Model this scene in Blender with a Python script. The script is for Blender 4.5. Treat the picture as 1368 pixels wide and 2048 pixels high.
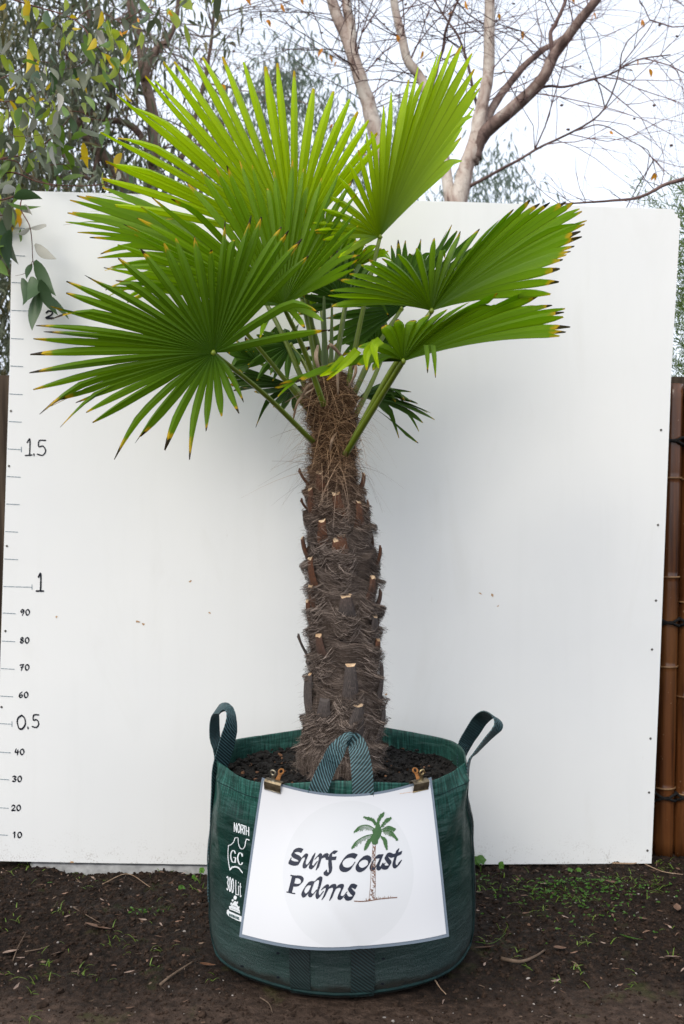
import bpy, bmesh, math, random
import numpy as np
from mathutils import Vector, Matrix, noise
from mathutils.bvhtree import BVHTree

for o in list(bpy.data.objects):
    bpy.data.objects.remove(o, do_unlink=True)
SC = bpy.context.scene
COL = SC.collection
R = math.radians
random.seed(7)
rng = np.random.default_rng(7)

# ------------------------------------------------------------------ camera
CAM_H = 1.278
FPX = 1991.0                      # focal length in pixels of the 1368 x 2048 photograph (35 mm lens)
cam_d = bpy.data.cameras.new('camera')
cam = bpy.data.objects.new('camera', cam_d)
COL.objects.link(cam)
cam.location = (0, 0, CAM_H)
cam.rotation_euler = (R(90), 0, 0)
cam_d.sensor_fit = 'VERTICAL'
cam_d.sensor_height = 36.0
cam_d.lens = 35.0
cam_d.clip_start = 0.05
cam_d.clip_end = 2000
cam_d.dof.use_dof = True
cam_d.dof.focus_distance = 2.9
cam_d.dof.aperture_fstop = 4.5
SC.camera = cam

# ------------------------------------------------------------------ sky, sun, exposure
SUN_EL, SUN_AZ = R(47), R(-148)   # soft, behind the camera and to the left (azimuth from +Y towards +X)
w = bpy.data.worlds.new('World')
SC.world = w
w.use_nodes = True
wn, wl = w.node_tree.nodes, w.node_tree.links
wn.clear()
sky = wn.new('ShaderNodeTexSky')
sky.sky_type = 'NISHITA'
sky.sun_disc = False
sky.sun_elevation = SUN_EL
sky.sun_rotation = SUN_AZ
sky.air_density = 1.0
sky.dust_density = 5.0
sky.ozone_density = 1.0
hsv = wn.new('ShaderNodeHueSaturation')          # overcast: most of the blue is washed out
hsv.inputs['Saturation'].default_value = 0.42
bg = wn.new('ShaderNodeBackground')
bg.inputs['Strength'].default_value = 0.15
wo = wn.new('ShaderNodeOutputWorld')
wl.new(sky.outputs[0], hsv.inputs['Color'])
veil = wn.new('ShaderNodeMixRGB')                  # an even white cloud veil over the blue
veil.inputs[0].default_value = 0.75
veil.inputs[2].default_value = (4.10, 4.45, 5.05, 1.0)
wl.new(hsv.outputs[0], veil.inputs[1])
wl.new(veil.outputs[0], bg.inputs['Color'])
wl.new(bg.outputs[0], wo.inputs['Surface'])
sun_d = bpy.data.lights.new('sun', 'SUN')
sun_d.energy = 0.76
sun_d.angle = R(28)
sun_d.color = (1.0, 0.92, 0.77)
sun = bpy.data.objects.new('sun', sun_d)
COL.objects.link(sun)
sd = Vector((math.sin(SUN_AZ) * math.cos(SUN_EL), math.cos(SUN_AZ) * math.cos(SUN_EL), math.sin(SUN_EL)))
sun.rotation_euler = sd.to_track_quat('Z', 'Y').to_euler()
sun.location = sd * 30
vs = SC.view_settings
vs.view_transform = 'Standard'
vs.look = 'None'
vs.exposure = 1.04
vs.gamma = 1.0
vs.use_curve_mapping = False
SC.cycles.use_denoising = True
SC.cycles.max_bounces = 8
SC.cycles.transparent_max_bounces = 8

# ------------------------------------------------------------------ helpers
def P(px, py, Y):
    """The point at depth Y that the photograph shows at pixel (px, py)."""
    return Vector(((px - 684.0) * Y / FPX, Y, CAM_H - (py - 1024.0) * Y / FPX))

def G(px, py, z=0.0):
    """The point of the level ground shown at pixel (px, py)."""
    Y = (CAM_H - z) * FPX / (py - 1024.0)
    return Vector(((px - 684.0) * Y / FPX, Y, z))

def link(name, data, parent=None):
    o = bpy.data.objects.new(name, data)
    COL.objects.link(o)
    if parent is not None:
        o.parent = parent
    return o

def tag(o, label=None, cat=None, group=None, kind=None):
    if label: o['label'] = label
    if cat: o['category'] = cat
    if group: o['group'] = group
    if kind: o['kind'] = kind
    return o

def empty(name, loc=(0, 0, 0)):
    o = bpy.data.objects.new(name, None)
    o.empty_display_size = 0.1
    COL.objects.link(o)
    o.location = loc
    return o

class MB:
    """Collects vertices, faces, uvs and a per-vertex value 'tone'; builds ONE mesh object."""
    def __init__(self):
        self.v, self.f, self.uv, self.t, self.mi = [], [], [], [], []
        self.has_uv = False
    def add(self, verts, faces, uvs=None, tone=0.5, mi=0):
        b = len(self.v)
        self.v.extend([tuple(p) for p in verts])
        self.f.extend([tuple(i + b for i in q) for q in faces])
        if uvs is not None: self.has_uv = True
        self.uv.extend(uvs if uvs is not None else [(0.0, 0.0)] * len(verts))
        if isinstance(tone, (int, float)): self.t.extend([tone] * len(verts))
        else: self.t.extend(tone)
        self.mi.extend([mi] * len(faces))
    def mesh(self, name, mats, smooth=False, tone=False):
        m = bpy.data.meshes.new(name)
        m.from_pydata(self.v, [], self.f)
        for x in (mats if isinstance(mats, (list, tuple)) else [mats]):
            m.materials.append(x)
        n = len(m.polygons)
        if any(self.mi): m.polygons.foreach_set('material_index', self.mi)
        m.polygons.foreach_set('use_smooth', [bool(smooth)] * n)
        if self.has_uv:
            lay = m.uv_layers.new(name='UVMap')
            idx = np.empty(len(m.loops), dtype=np.int32)
            m.loops.foreach_get('vertex_index', idx)
            lay.data.foreach_set('uv', np.asarray(self.uv, dtype=np.float32)[idx].ravel())
        if tone:
            a = m.attributes.new('tone', 'FLOAT', 'POINT')
            a.data.foreach_set('value', np.asarray(self.t, dtype=np.float32))
        m.update()
        return m
    def build(self, name, mats, parent=None, smooth=False, tone=False):
        return link(name, self.mesh(name, mats, smooth, tone), parent)

def spline(pts, n):
    """Catmull-Rom through pts (Vectors or tuples), n samples."""
    pts = [Vector(p) for p in pts]
    if len(pts) == 2:
        return [pts[0].lerp(pts[1], i / (n - 1)) for i in range(n)]
    q = [pts[0] * 2 - pts[1]] + pts + [pts[-1] * 2 - pts[-2]]
    out = []
    m = len(pts) - 1
    for i in range(n):
        u = i / (n - 1) * m
        k = min(int(u), m - 1)
        t = u - k
        a, b, c, d = q[k], q[k + 1], q[k + 2], q[k + 3]
        out.append(0.5 * (2 * b + (c - a) * t + (2 * a - 5 * b + 4 * c - d) * t * t + (3 * b - a - 3 * c + d) * t ** 3))
    return out

def tube(mb, pts, radii, sides=5, tone=0.5, cap=True, flat=1.0, mi=0):
    """A tapered tube along pts; uv.x runs round it, uv.y is length in metres."""
    n = len(pts)
    if isinstance(radii, (int, float)): radii = [radii] * n
    ref = Vector((0.3, 0.9, 0.2))
    vv, uu, ff = [], [], []
    L = 0.0
    for i in range(n):
        d = (pts[min(i + 1, n - 1)] - pts[max(i - 1, 0)])
        if d.length < 1e-9: d = Vector((0, 0, 1))
        d.normalize()
        a = d.cross(ref)
        if a.length < 1e-4: a = d.orthogonal()
        a.normalize()
        b = d.cross(a)
        ref = -a.cross(d) if False else ref
        if i: L += (pts[i] - pts[i - 1]).length
        for s in range(sides):
            an = 2 * math.pi * s / sides
            vv.append(pts[i] + a * (math.cos(an) * radii[i]) + b * (math.sin(an) * radii[i] * flat))
            uu.append((s / sides, L))
    for i in range(n - 1):
        for s in range(sides):
            s2 = (s + 1) % sides
            ff.append((i * sides + s, i * sides + s2, (i + 1) * sides + s2, (i + 1) * sides + s))
    if cap and sides > 2:
        ff.append(tuple(range(sides))[::-1])
        ff.append(tuple((n - 1) * sides + s for s in range(sides)))
    mb.add(vv, ff, uu, tone, mi)

def box(mb, lo, hi, tone=0.5, mi=0):
    x0, y0, z0 = lo; x1, y1, z1 = hi
    mb.add([(x0,y0,z0),(x1,y0,z0),(x1,y1,z0),(x0,y1,z0),(x0,y0,z1),(x1,y0,z1),(x1,y1,z1),(x0,y1,z1)],
           [(0,3,2,1),(4,5,6,7),(0,1,5,4),(1,2,6,5),(2,3,7,6),(3,0,4,7)], None, tone, mi)

def vnoise(x, y, seed=0):
    """Vectorised 2-D value noise in 0..1."""
    xi = np.floor(x).astype(np.int64); yi = np.floor(y).astype(np.int64)
    xf = x - xi; yf = y - yi
    def h(a, b):
        n = (a * 374761393 + b * 668265263 + seed * 982451653) & 0xffffffff
        n = ((n ^ (n >> 13)) * 1274126177) & 0xffffffff
        return ((n ^ (n >> 16)) & 0xffff) / 65535.0
    sx = xf * xf * (3 - 2 * xf); sy = yf * yf * (3 - 2 * yf)
    return (h(xi, yi) * (1 - sx) + h(xi + 1, yi) * sx) * (1 - sy) + (h(xi, yi + 1) * (1 - sx) + h(xi + 1, yi + 1) * sx) * sy

# ------------------------------------------------------------------ materials
class NT:
    def __init__(self, name):
        self.m = bpy.data.materials.new(name)
        self.m.use_nodes = True
        self.n, self.l = self.m.node_tree.nodes, self.m.node_tree.links
        self.n.clear()
        self.out = self.n.new('ShaderNodeOutputMaterial')
    def node(self, typ, **kw):
        x = self.n.new(typ)
        for k, v in kw.items():
            if k.startswith('i_'):
                x.inputs[k[2:].replace('_', ' ')].default_value = v
            else: setattr(x, k, v)
        return x
    def link(self, a, b): self.l.new(a, b)
    def coord(self, which='Object'):
        return self.node('ShaderNodeTexCoord').outputs[which]
    def geo_pos(self):
        return self.node('ShaderNodeNewGeometry').outputs['Position']
    def noise(self, vec, scale, detail=4.0, rough=0.55, dist=0.0):
        x = self.node('ShaderNodeTexNoise')
        x.inputs['Scale'].default_value = scale
        x.inputs['Detail'].default_value = detail
        x.inputs['Roughness'].default_value = rough
        x.inputs['Distortion'].default_value = dist
        if vec is not None: self.link(vec, x.inputs['Vector'])
        return x.outputs[0]
    def scale(self, vec, s):
        x = self.node('ShaderNodeMapping')
        x.inputs['Scale'].default_value = s
        self.link(vec, x.inputs['Vector'])
        return x.outputs[0]
    def ramp(self, fac, stops):
        x = self.node('ShaderNodeValToRGB')
        e = x.color_ramp.elements
        while len(e) < len(stops): e.new(0.5)
        for k, (p, c) in enumerate(stops):
            e[k].position = p
            e[k].color = (*c, 1.0) if len(c) == 3 else c
        self.link(fac, x.inputs[0])
        return x.outputs[0]
    def val(self, op, a, b=None, clamp=False):
        x = self.node('ShaderNodeMath', operation=op)
        x.use_clamp = clamp
        for k, q in enumerate((a, b)):
            if q is None: continue
            if isinstance(q, (int, float)): x.inputs[k].default_value = q
            else: self.link(q, x.inputs[k])
        return x.outputs[0]
    def mix(self, fac, a, b, mode='MIX'):
        x = self.node('ShaderNodeMixRGB', blend_type=mode)
        for k, q in enumerate((fac, a, b)):
            if isinstance(q, (int, float)): x.inputs[k].default_value = q
            elif isinstance(q, tuple): x.inputs[k].default_value = (*q, 1.0)
            else: self.link(q, x.inputs[k])
        return x.outputs[0]
    def sep(self, vec):
        x = self.node('ShaderNodeSeparateXYZ')
        self.link(vec, x.inputs[0])
        return x.outputs
    def bump(self, h, strength=0.3, dist=0.01):
        x = self.node('ShaderNodeBump')
        x.inputs['Strength'].default_value = strength
        x.inputs['Distance'].default_value = dist
        self.link(h, x.inputs['Height'])
        return x.outputs[0]
    def bsdf(self, color, rough=0.6, spec=0.4, normal=None, metal=0.0, finish=True, **kw):
        b = self.node('ShaderNodeBsdfPrincipled')
        if isinstance(color, tuple): b.inputs['Base Color'].default_value = (*color, 1.0)
        else: self.link(color, b.inputs['Base Color'])
        if isinstance(rough, (int, float)): b.inputs['Roughness'].default_value = rough
        else: self.link(rough, b.inputs['Roughness'])
        b.inputs['Specular IOR Level'].default_value = spec
        b.inputs['Metallic'].default_value = metal
        if normal is not None: self.link(normal, b.inputs['Normal'])
        if finish: self.link(b.outputs[0], self.out.inputs['Surface'])
        return b
    def done(self): return self.m

M = {}
def simple(name, c1, c2, scale=8.0, rough=0.7, spec=0.3, bump=0.0, stretch=None, coord='Object', metal=0.0, bdist=0.005):
    t = NT(name)
    v = t.coord(coord)
    if stretch: v = t.scale(v, stretch)
    n = t.noise(v, scale, 6)
    c = t.ramp(n, [(0.3, c1), (0.7, c2)])
    nb = t.bump(n, bump, bdist) if bump else None
    t.bsdf(c, rough, spec, nb, metal)
    M[name] = t.done()
    return M[name]

def leaf_mat(name, green, trans, y0=0.93, b0=0.965, dark=0.6, tmix=0.42, yellow=(0.55, 0.36, 0.01)):
    """A palm leaflet: uv.x across, uv.y hub to tip. Yellowing then brown dieback at the tip, pale midrib, fine veins."""
    t = NT(name)
    uv = t.coord('UV')
    s = t.sep(uv)
    oi = t.node('ShaderNodeObjectInfo').outputs['Random']
    n1 = t.noise(t.geo_pos(), 45, 3)
    n2 = t.noise(t.geo_pos(), 6, 3)
    veins = t.node('ShaderNodeTexWave', bands_direction='X')
    veins.inputs['Scale'].default_value = 3.2
    veins.inputs['Distortion'].default_value = 0.4
    t.link(uv, veins.inputs['Vector'])
    gcol = t.ramp(n2, [(0.25, tuple(g * dark for g in green)), (0.75, green)])
    gcol = t.mix(t.val('MULTIPLY', oi, 0.3), gcol, tuple(g * 1.5 for g in green))
    gcol = t.mix(t.val('MULTIPLY', veins.outputs['Fac'], 0.22), gcol, tuple(g * 0.55 for g in green))
    rib_shade = t.val('GREATER_THAN', t.val('ABSOLUTE', t.val('SUBTRACT', s[0], 0.5)), 0.40)
    gcol = t.mix(t.val('MULTIPLY', rib_shade, 0.62), gcol, tuple(g * 0.25 for g in green))  # pleat shade painted along the leaflet edges, over the darker green fold
    mid = t.val('LESS_THAN', t.val('ABSOLUTE', t.val('SUBTRACT', s[0], 0.5)), 0.035)
    gcol = t.mix(t.val('MULTIPLY', mid, 0.5), gcol, (0.30, 0.42, 0.10))
    gcol = t.mix(t.val('MULTIPLY', s[1], 0.78), t.mix(0.72, gcol, (green[0] * .28, green[1] * .42, green[2] * .7)), (green[0] * 2.9, green[1] * 2.05, green[2]))  # crown shade painted in: green darkened at the hub, brighter and yellower tipwards
    vv = t.val('ADD', s[1], t.val('MULTIPLY', t.val('SUBTRACT', n1, 0.5), 0.12))
    oi2 = t.node('ShaderNodeTexWhiteNoise', noise_dimensions='1D'); t.link(oi, oi2.inputs['W'])
    vv = t.val('ADD', vv, t.val('MULTIPLY', t.val('SUBTRACT', oi2.outputs['Value'], 0.6), 0.085))
    edge = t.val('MULTIPLY', t.val('ABSOLUTE', t.val('SUBTRACT', s[0], 0.5)), 0.05)
    vv = t.val('ADD', vv, edge)
    fy = t.node('ShaderNodeMapRange'); fy.inputs[1].default_value = y0 - 0.02; fy.inputs[2].default_value = y0 + 0.02
    fb = t.node('ShaderNodeMapRange'); fb.inputs[1].default_value = b0 - 0.006; fb.inputs[2].default_value = b0 + 0.008
    t.link(vv, fy.inputs[0]); t.link(vv, fb.inputs[0])
    c = t.mix(fy.outputs[0], gcol, yellow)
    c = t.mix(fb.outputs[0], c, (0.035, 0.018, 0.012))
    tc = t.mix(fy.outputs[0], trans, (0.6, 0.36, 0.01))
    tc = t.mix(fb.outputs[0], tc, (0.02, 0.01, 0.006))
    tc = t.mix(t.val('MULTIPLY', veins.outputs['Fac'], 0.25), tc, tuple(g * 0.6 for g in trans))
    tc = t.mix(t.val('MULTIPLY', t.val('SUBTRACT', 1.0, s[1]), 0.95), tc, tuple(g * 0.18 for g in trans))  # the hub's shade painted into the transmitted colour too
    tc = t.mix(t.val('MULTIPLY', rib_shade, 0.6), tc, tuple(g * 0.25 for g in trans))  # and the pleat shade at the edges
    nb = t.bump(veins.outputs['Fac'], 0.12, 0.002)
    b = t.bsdf(c, 0.40, 0.20, nb, finish=False)
    tr = t.node('ShaderNodeBsdfTranslucent')
    t.link(tc, tr.inputs['Color'])
    mx = t.node('ShaderNodeMixShader')
    mx.inputs[0].default_value = tmix
    t.link(b.outputs[0], mx.inputs[1]); t.link(tr.outputs[0], mx.inputs[2])
    t.link(mx.outputs[0], t.out.inputs['Surface'])
    M[name] = t.done()

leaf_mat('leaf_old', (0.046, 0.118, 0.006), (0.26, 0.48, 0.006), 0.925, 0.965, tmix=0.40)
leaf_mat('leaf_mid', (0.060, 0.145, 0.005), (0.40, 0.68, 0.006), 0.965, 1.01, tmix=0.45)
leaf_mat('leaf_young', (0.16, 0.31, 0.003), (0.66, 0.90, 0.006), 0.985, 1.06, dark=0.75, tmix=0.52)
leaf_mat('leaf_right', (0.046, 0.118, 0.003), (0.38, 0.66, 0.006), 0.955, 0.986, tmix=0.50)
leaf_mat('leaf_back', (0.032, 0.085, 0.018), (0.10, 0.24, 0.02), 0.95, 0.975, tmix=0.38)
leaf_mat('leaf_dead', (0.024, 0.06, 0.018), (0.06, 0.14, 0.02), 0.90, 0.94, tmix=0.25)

def gum_mat(name, c1, c2, trans, tmix=0.3, rough=0.45):
    t = NT(name)
    oi = t.node('ShaderNodeObjectInfo').outputs['Random']
    at = t.node('ShaderNodeAttribute', attribute_name='tone').outputs['Fac']
    n = t.noise(t.geo_pos(), 30, 3)
    f = t.val('ADD', t.val('MULTIPLY', n, 0.35), t.val('MULTIPLY', t.val('ADD', at, oi), 0.45))
    c = t.ramp(f, [(0.15, c1), (0.85, c2)])
    b = t.bsdf(c, rough, 0.4, finish=False)
    tr = t.node('ShaderNodeBsdfTranslucent')
    tr.inputs['Color'].default_value = (*trans, 1)
    mx = t.node('ShaderNodeMixShader'); mx.inputs[0].default_value = tmix
    t.link(b.outputs[0], mx.inputs[1]); t.link(tr.outputs[0], mx.inputs[2])
    t.link(mx.outputs[0], t.out.inputs['Surface'])
    M[name] = t.done()
gum_mat('gum_grey', (0.030, 0.046, 0.030), (0.15, 0.17, 0.11), (0.12, 0.15, 0.07))
gum_mat('gum_olive', (0.06, 0.055, 0.022), (0.24, 0.21, 0.10), (0.26, 0.24, 0.06), 0.32)
gum_mat('gum_green', (0.04, 0.09, 0.018), (0.11, 0.19, 0.03), (0.20, 0.34, 0.03), 0.34)
gum_mat('gum_lime', (0.12, 0.18, 0.015), (0.28, 0.34, 0.03), (0.45, 0.55, 0.04), 0.42)
gum_mat('gum_yellow', (0.50, 0.32, 0.01), (0.62, 0.46, 0.02), (0.8, 0.55, 0.02), 0.4)
gum_mat('gum_orange', (0.60, 0.18, 0.01), (0.70, 0.33, 0.02), (0.85, 0.4, 0.03), 0.4)
gum_mat('gum_pale', (0.26, 0.26, 0.22), (0.40, 0.38, 0.34), (0.3, 0.3, 0.22), 0.2)
gum_mat('gum_dark', (0.022, 0.050, 0.022), (0.05, 0.095, 0.035), (0.06, 0.12, 0.03), 0.2)
gum_mat('far_leaf', (0.055, 0.08, 0.065), (0.15, 0.19, 0.15), (0.16, 0.22, 0.14), 0.35)
gum_mat('bush_leaf', (0.045, 0.09, 0.02), (0.16, 0.22, 0.06), (0.16, 0.25, 0.05), 0.3)
gum_mat('grass', (0.035, 0.085, 0.01), (0.16, 0.25, 0.03), (0.2, 0.38, 0.03), 0.35)
gum_mat('weed', (0.03, 0.09, 0.012), (0.08, 0.19, 0.022), (0.12, 0.28, 0.03), 0.3)
gum_mat('petiole', (0.034, 0.062, 0.004), (0.15, 0.20, 0.014), (0.1, 0.2, 0.02), 0.08, 0.35)
gum_mat('spear', (0.035, 0.06, 0.016), (0.13, 0.18, 0.055), (0.2, 0.3, 0.1), 0.12, 0.5)

def fibre_mat():
    t = NT('fibre')
    z = t.sep(t.geo_pos())[2]
    at = t.node('ShaderNodeAttribute', attribute_name='tone').outputs['Fac']
    low = t.ramp(at, [(0.0, (0.016, 0.010, 0.007)), (0.5, (0.105, 0.076, 0.060)), (1.0, (0.37, 0.295, 0.25))])
    top = t.ramp(at, [(0.0, (0.025, 0.011, 0.005)), (0.55, (0.14, 0.07, 0.03)), (1.0, (0.46, 0.28, 0.15))])
    mr = t.node('ShaderNodeMapRange'); mr.inputs[1].default_value = 1.22; mr.inputs[2].default_value = 1.45
    t.link(z, mr.inputs[0])
    t.bsdf(t.mix(mr.outputs[0], low, top), 0.75, 0.25)
    M['fibre'] = t.done()
fibre_mat()

def trunk_mat():
    t = NT('trunk_core')
    p = t.geo_pos()
    z = t.sep(p)[2]
    n = t.noise(t.scale(p, (1, 1, 2.5)), 60, 6, 0.7, 1.0)
    low = t.ramp(n, [(0.3, (0.006, 0.0045, 0.004)), (0.75, (0.04, 0.03, 0.026))])
    top = t.ramp(n, [(0.3, (0.02, 0.01, 0.005)), (0.75, (0.13, 0.065, 0.03))])
    mr = t.node('ShaderNodeMapRange'); mr.inputs[1].default_value = 1.22; mr.inputs[2].default_value = 1.45
    t.link(z, mr.inputs[0])
    t.bsdf(t.mix(mr.outputs[0], low, top), 0.9, 0.1, t.bump(n, 0.9, 0.01))
    M['trunk_core'] = t.done()
trunk_mat()

def stub_mat():
    t = NT('leaf_base')
    uv = t.coord('UV')
    n = t.noise(t.scale(uv, (14, 3, 1)), 3, 5)
    oi = t.node('ShaderNodeObjectInfo').outputs['Random']
    a = t.ramp(n, [(0.3, (0.03, 0.013, 0.007)), (0.7, (0.15, 0.055, 0.022))])
    b = t.ramp(n, [(0.3, (0.015, 0.012, 0.011)), (0.7, (0.10, 0.08, 0.072))])
    z = t.sep(t.geo_pos())[2]
    mr = t.node('ShaderNodeMapRange'); mr.inputs[1].default_value = 0.85; mr.inputs[2].default_value = 1.05
    t.link(t.val('ADD', z, t.val('MULTIPLY', t.val('SUBTRACT', oi, 0.5), 0.3)), mr.inputs[0])
    t.bsdf(t.mix(mr.outputs[0], b, a), 0.65, 0.3, t.bump(n, 0.5, 0.004))
    M['leaf_base'] = t.done()
stub_mat()
simple('cut_wood', (0.34, 0.20, 0.10), (0.70, 0.52, 0.34), 38, 0.8, 0.2)
simple('sheath', (0.20, 0.12, 0.07), (0.45, 0.33, 0.23), 20, 0.8, 0.2)

def board_mat():
    t = NT('white_panel')
    p = t.geo_pos()
    s = t.sep(p)
    n1 = t.noise(p, 1.3, 4)
    n2 = t.noise(p, 160, 2)
    n3 = t.noise(t.scale(p, (9, 1, 0.8)), 2.0, 5)
    c = t.ramp(n1, [(0.3, (0.73, 0.735, 0.73)), (0.7, (0.78, 0.78, 0.765))])
    c = t.mix(t.val('MULTIPLY', t.ramp(n3, [(0.55, (0, 0, 0)), (0.75, (1, 1, 1))]), 0.05), c, (0.5, 0.5, 0.46))
    low = t.node('ShaderNodeMapRange'); low.inputs[1].default_value = 0.16; low.inputs[2].default_value = 0.0
    t.link(s[2], low.inputs[0])
    sp = t.val('MULTIPLY', t.ramp(t.val('ADD', t.val('MULTIPLY', n2, .6), t.val('MULTIPLY', t.noise(p, 22, 4), .4)), [(0.56, (0, 0, 0)), (0.66, (1, 1, 1))]), t.val('MULTIPLY', t.val('MULTIPLY', low.outputs[0], low.outputs[0]), 0.5))
    c = t.mix(sp, c, (0.22, 0.17, 0.13))
    sm = t.ramp(t.noise(t.scale(p, (1.5, 1, 0.35)), 3.0, 5, 0.6, 1.2), [(0.58, (0, 0, 0)), (0.72, (1, 1, 1))])
    c = t.mix(t.val('MULTIPLY', sm, 0.10), c, (0.55, 0.53, 0.47))
    sc = t.ramp(t.noise(t.scale(p, (30, 1, 4)), 3.0, 3), [(0.74, (0, 0, 0)), (0.78, (1, 1, 1))])
    c = t.mix(t.val('MULTIPLY', sc, 0.18), c, (0.5, 0.47, 0.42))
    t.bsdf(c, 0.42, 0.35, t.bump(t.noise(p, 3.0, 2), 0.04, 0.02))
    M['white_panel'] = t.done()
board_mat()
simple('panel_edge', (0.35, 0.25, 0.13), (0.6, 0.47, 0.3), 30, 0.8, 0.2)
simple('ink', (0.006, 0.008, 0.014), (0.012, 0.014, 0.022), 20, 0.6, 0.2)
simple('pencil', (0.10, 0.16, 0.20), (0.18, 0.24, 0.28), 60, 0.7, 0.2)
simple('screw', (0.06, 0.06, 0.055), (0.16, 0.15, 0.13), 60, 0.45, 0.5, metal=0.7)
simple('chip', (0.30, 0.17, 0.08), (0.55, 0.36, 0.2), 80, 0.8, 0.2)
simple('white_print', (0.62, 0.66, 0.68), (0.78, 0.8, 0.82), 60, 0.6, 0.3)
simple('dark_print', (0.012, 0.05, 0.05), (0.02, 0.08, 0.08), 60, 0.6, 0.3)
simple('logo_navy', (0.006, 0.009, 0.022), (0.010, 0.013, 0.03), 60, 0.35, 0.4)
simple('logo_green', (0.028, 0.085, 0.022), (0.045, 0.12, 0.03), 60, 0.35, 0.4)
simple('logo_brown', (0.12, 0.055, 0.03), (0.2, 0.10, 0.06), 60, 0.35, 0.4)
simple('rust_stain', (0.5, 0.2, 0.05), (0.68, 0.42, 0.2), 60, 0.6, 0.3)

def bag_mat():
    t = NT('bag_cloth')
    uv = t.coord('UV')                                   # uv.x metres round the bag, uv.y metres up
    s = t.sep(uv)
    weave = t.node('ShaderNodeTexBrick')
    weave.inputs['Scale'].default_value = 1.0
    weave.inputs['Brick Width'].default_value = 0.006
    weave.inputs['Row Height'].default_value = 0.003
    weave.inputs['Mortar Size'].default_value = 0.0004
    t.link(uv, weave.inputs['Vector'])
    n = t.noise(uv, 5, 5)
    fine = t.noise(uv, 240, 2)
    c = t.ramp(n, [(0.3, (0.0015, 0.018, 0.0135)), (0.7, (0.0032, 0.036, 0.026))])
    # rubbed, dusty grey-green on the lower half; its edge follows the wear, not the light
    wear = t.node('ShaderNodeMapRange'); wear.inputs[1].default_value = 0.30; wear.inputs[2].default_value = 0.03
    t.link(t.val('ADD', s[1], t.val('MULTIPLY', t.val('SUBTRACT', t.noise(uv, 9, 5), 0.5), 0.16)), wear.inputs[0])
    dust = t.val('MULTIPLY', wear.outputs[0], t.ramp(fine, [(0.3, (0.15, 0.15, 0.15)), (0.7, (0.75, 0.75, 0.75))]))
    c = t.mix(dust, c, (0.085, 0.105, 0.108))
    # scuffed threads near the hem, with the cloth's sheen painted in as bright streaks
    st = t.noise(t.scale(uv, (170, 14, 1)), 1.0, 3)
    hem = t.node('ShaderNodeMapRange'); hem.inputs[1].default_value = 0.40; hem.inputs[2].default_value = 0.50
    t.link(t.val('ADD', s[1], t.val('MULTIPLY', t.val('SUBTRACT', n, 0.5), 0.15)), hem.inputs[0])
    c = t.mix(t.val('MULTIPLY', hem.outputs[0], t.ramp(st, [(0.42, (0.10, 0.10, 0.10)), (0.68, (0.9, 0.9, 0.9))])), c, (0.035, 0.15, 0.12))
    # mud line at the foot
    mud = t.node('ShaderNodeMapRange'); mud.inputs[1].default_value = 0.05; mud.inputs[2].default_value = 0.035
    t.link(t.val('ADD', s[1], t.val('MULTIPLY', t.val('SUBTRACT', t.noise(uv, 14, 4), 0.5), 0.05)), mud.inputs[0])
    c = t.mix(t.val('MULTIPLY', mud.outputs[0], 0.85), c, (0.016, 0.015, 0.012))
    wr = t.noise(t.scale(uv, (3, 14, 1)), 1.6, 3)
    h = t.val('ADD', t.val('MULTIPLY', weave.outputs['Fac'], -0.15), t.val('ADD', t.val('MULTIPLY', fine, 0.12), t.val('MULTIPLY', wr, 1.6)))
    t.bsdf(c, 0.40, 0.36, t.bump(h, 0.8, 0.009))
    M['bag_cloth'] = t.done()
bag_mat()

def web_mat(name, base, hi, amount):
    t = NT(name)
    uv = t.coord('UV')                                   # uv.x 0..1 across, uv.y metres along
    s = t.sep(uv)
    d = t.val('ADD', t.val('MULTIPLY', s[0], 5.0), t.val('MULTIPLY', s[1], 105.0))
    tri = t.val('PINGPONG', d, 0.5)
    wv = t.val('PINGPONG', t.val('MULTIPLY', s[1], 420.0), 0.5)
    m = t.val('MULTIPLY', t.ramp(tri, [(0.26, (0, 0, 0)), (0.34, (1, 1, 1))]), t.val('ADD', 0.55, wv))
    n = t.noise(t.geo_pos(), 35, 3)
    m = t.val('MULTIPLY', m, t.ramp(n, [(0.3, (amount * 0.55,) * 3), (0.7, (amount,) * 3)]))
    c = t.mix(m, base, hi)
    t.bsdf(c, 0.55, 0.4, t.bump(t.val('ADD', tri, t.val('MULTIPLY', wv, 0.4)), 0.5, 0.003))
    M[name] = t.done()
web_mat('webbing', (0.0025, 0.012, 0.014), (0.13, 0.27, 0.30), 0.75)
web_mat('webbing_dirty', (0.006, 0.012, 0.012), (0.02, 0.06, 0.06), 0.7)
simple('thread', (0.004, 0.016, 0.016), (0.008, 0.03, 0.03), 60, 0.7, 0.2)

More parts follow.
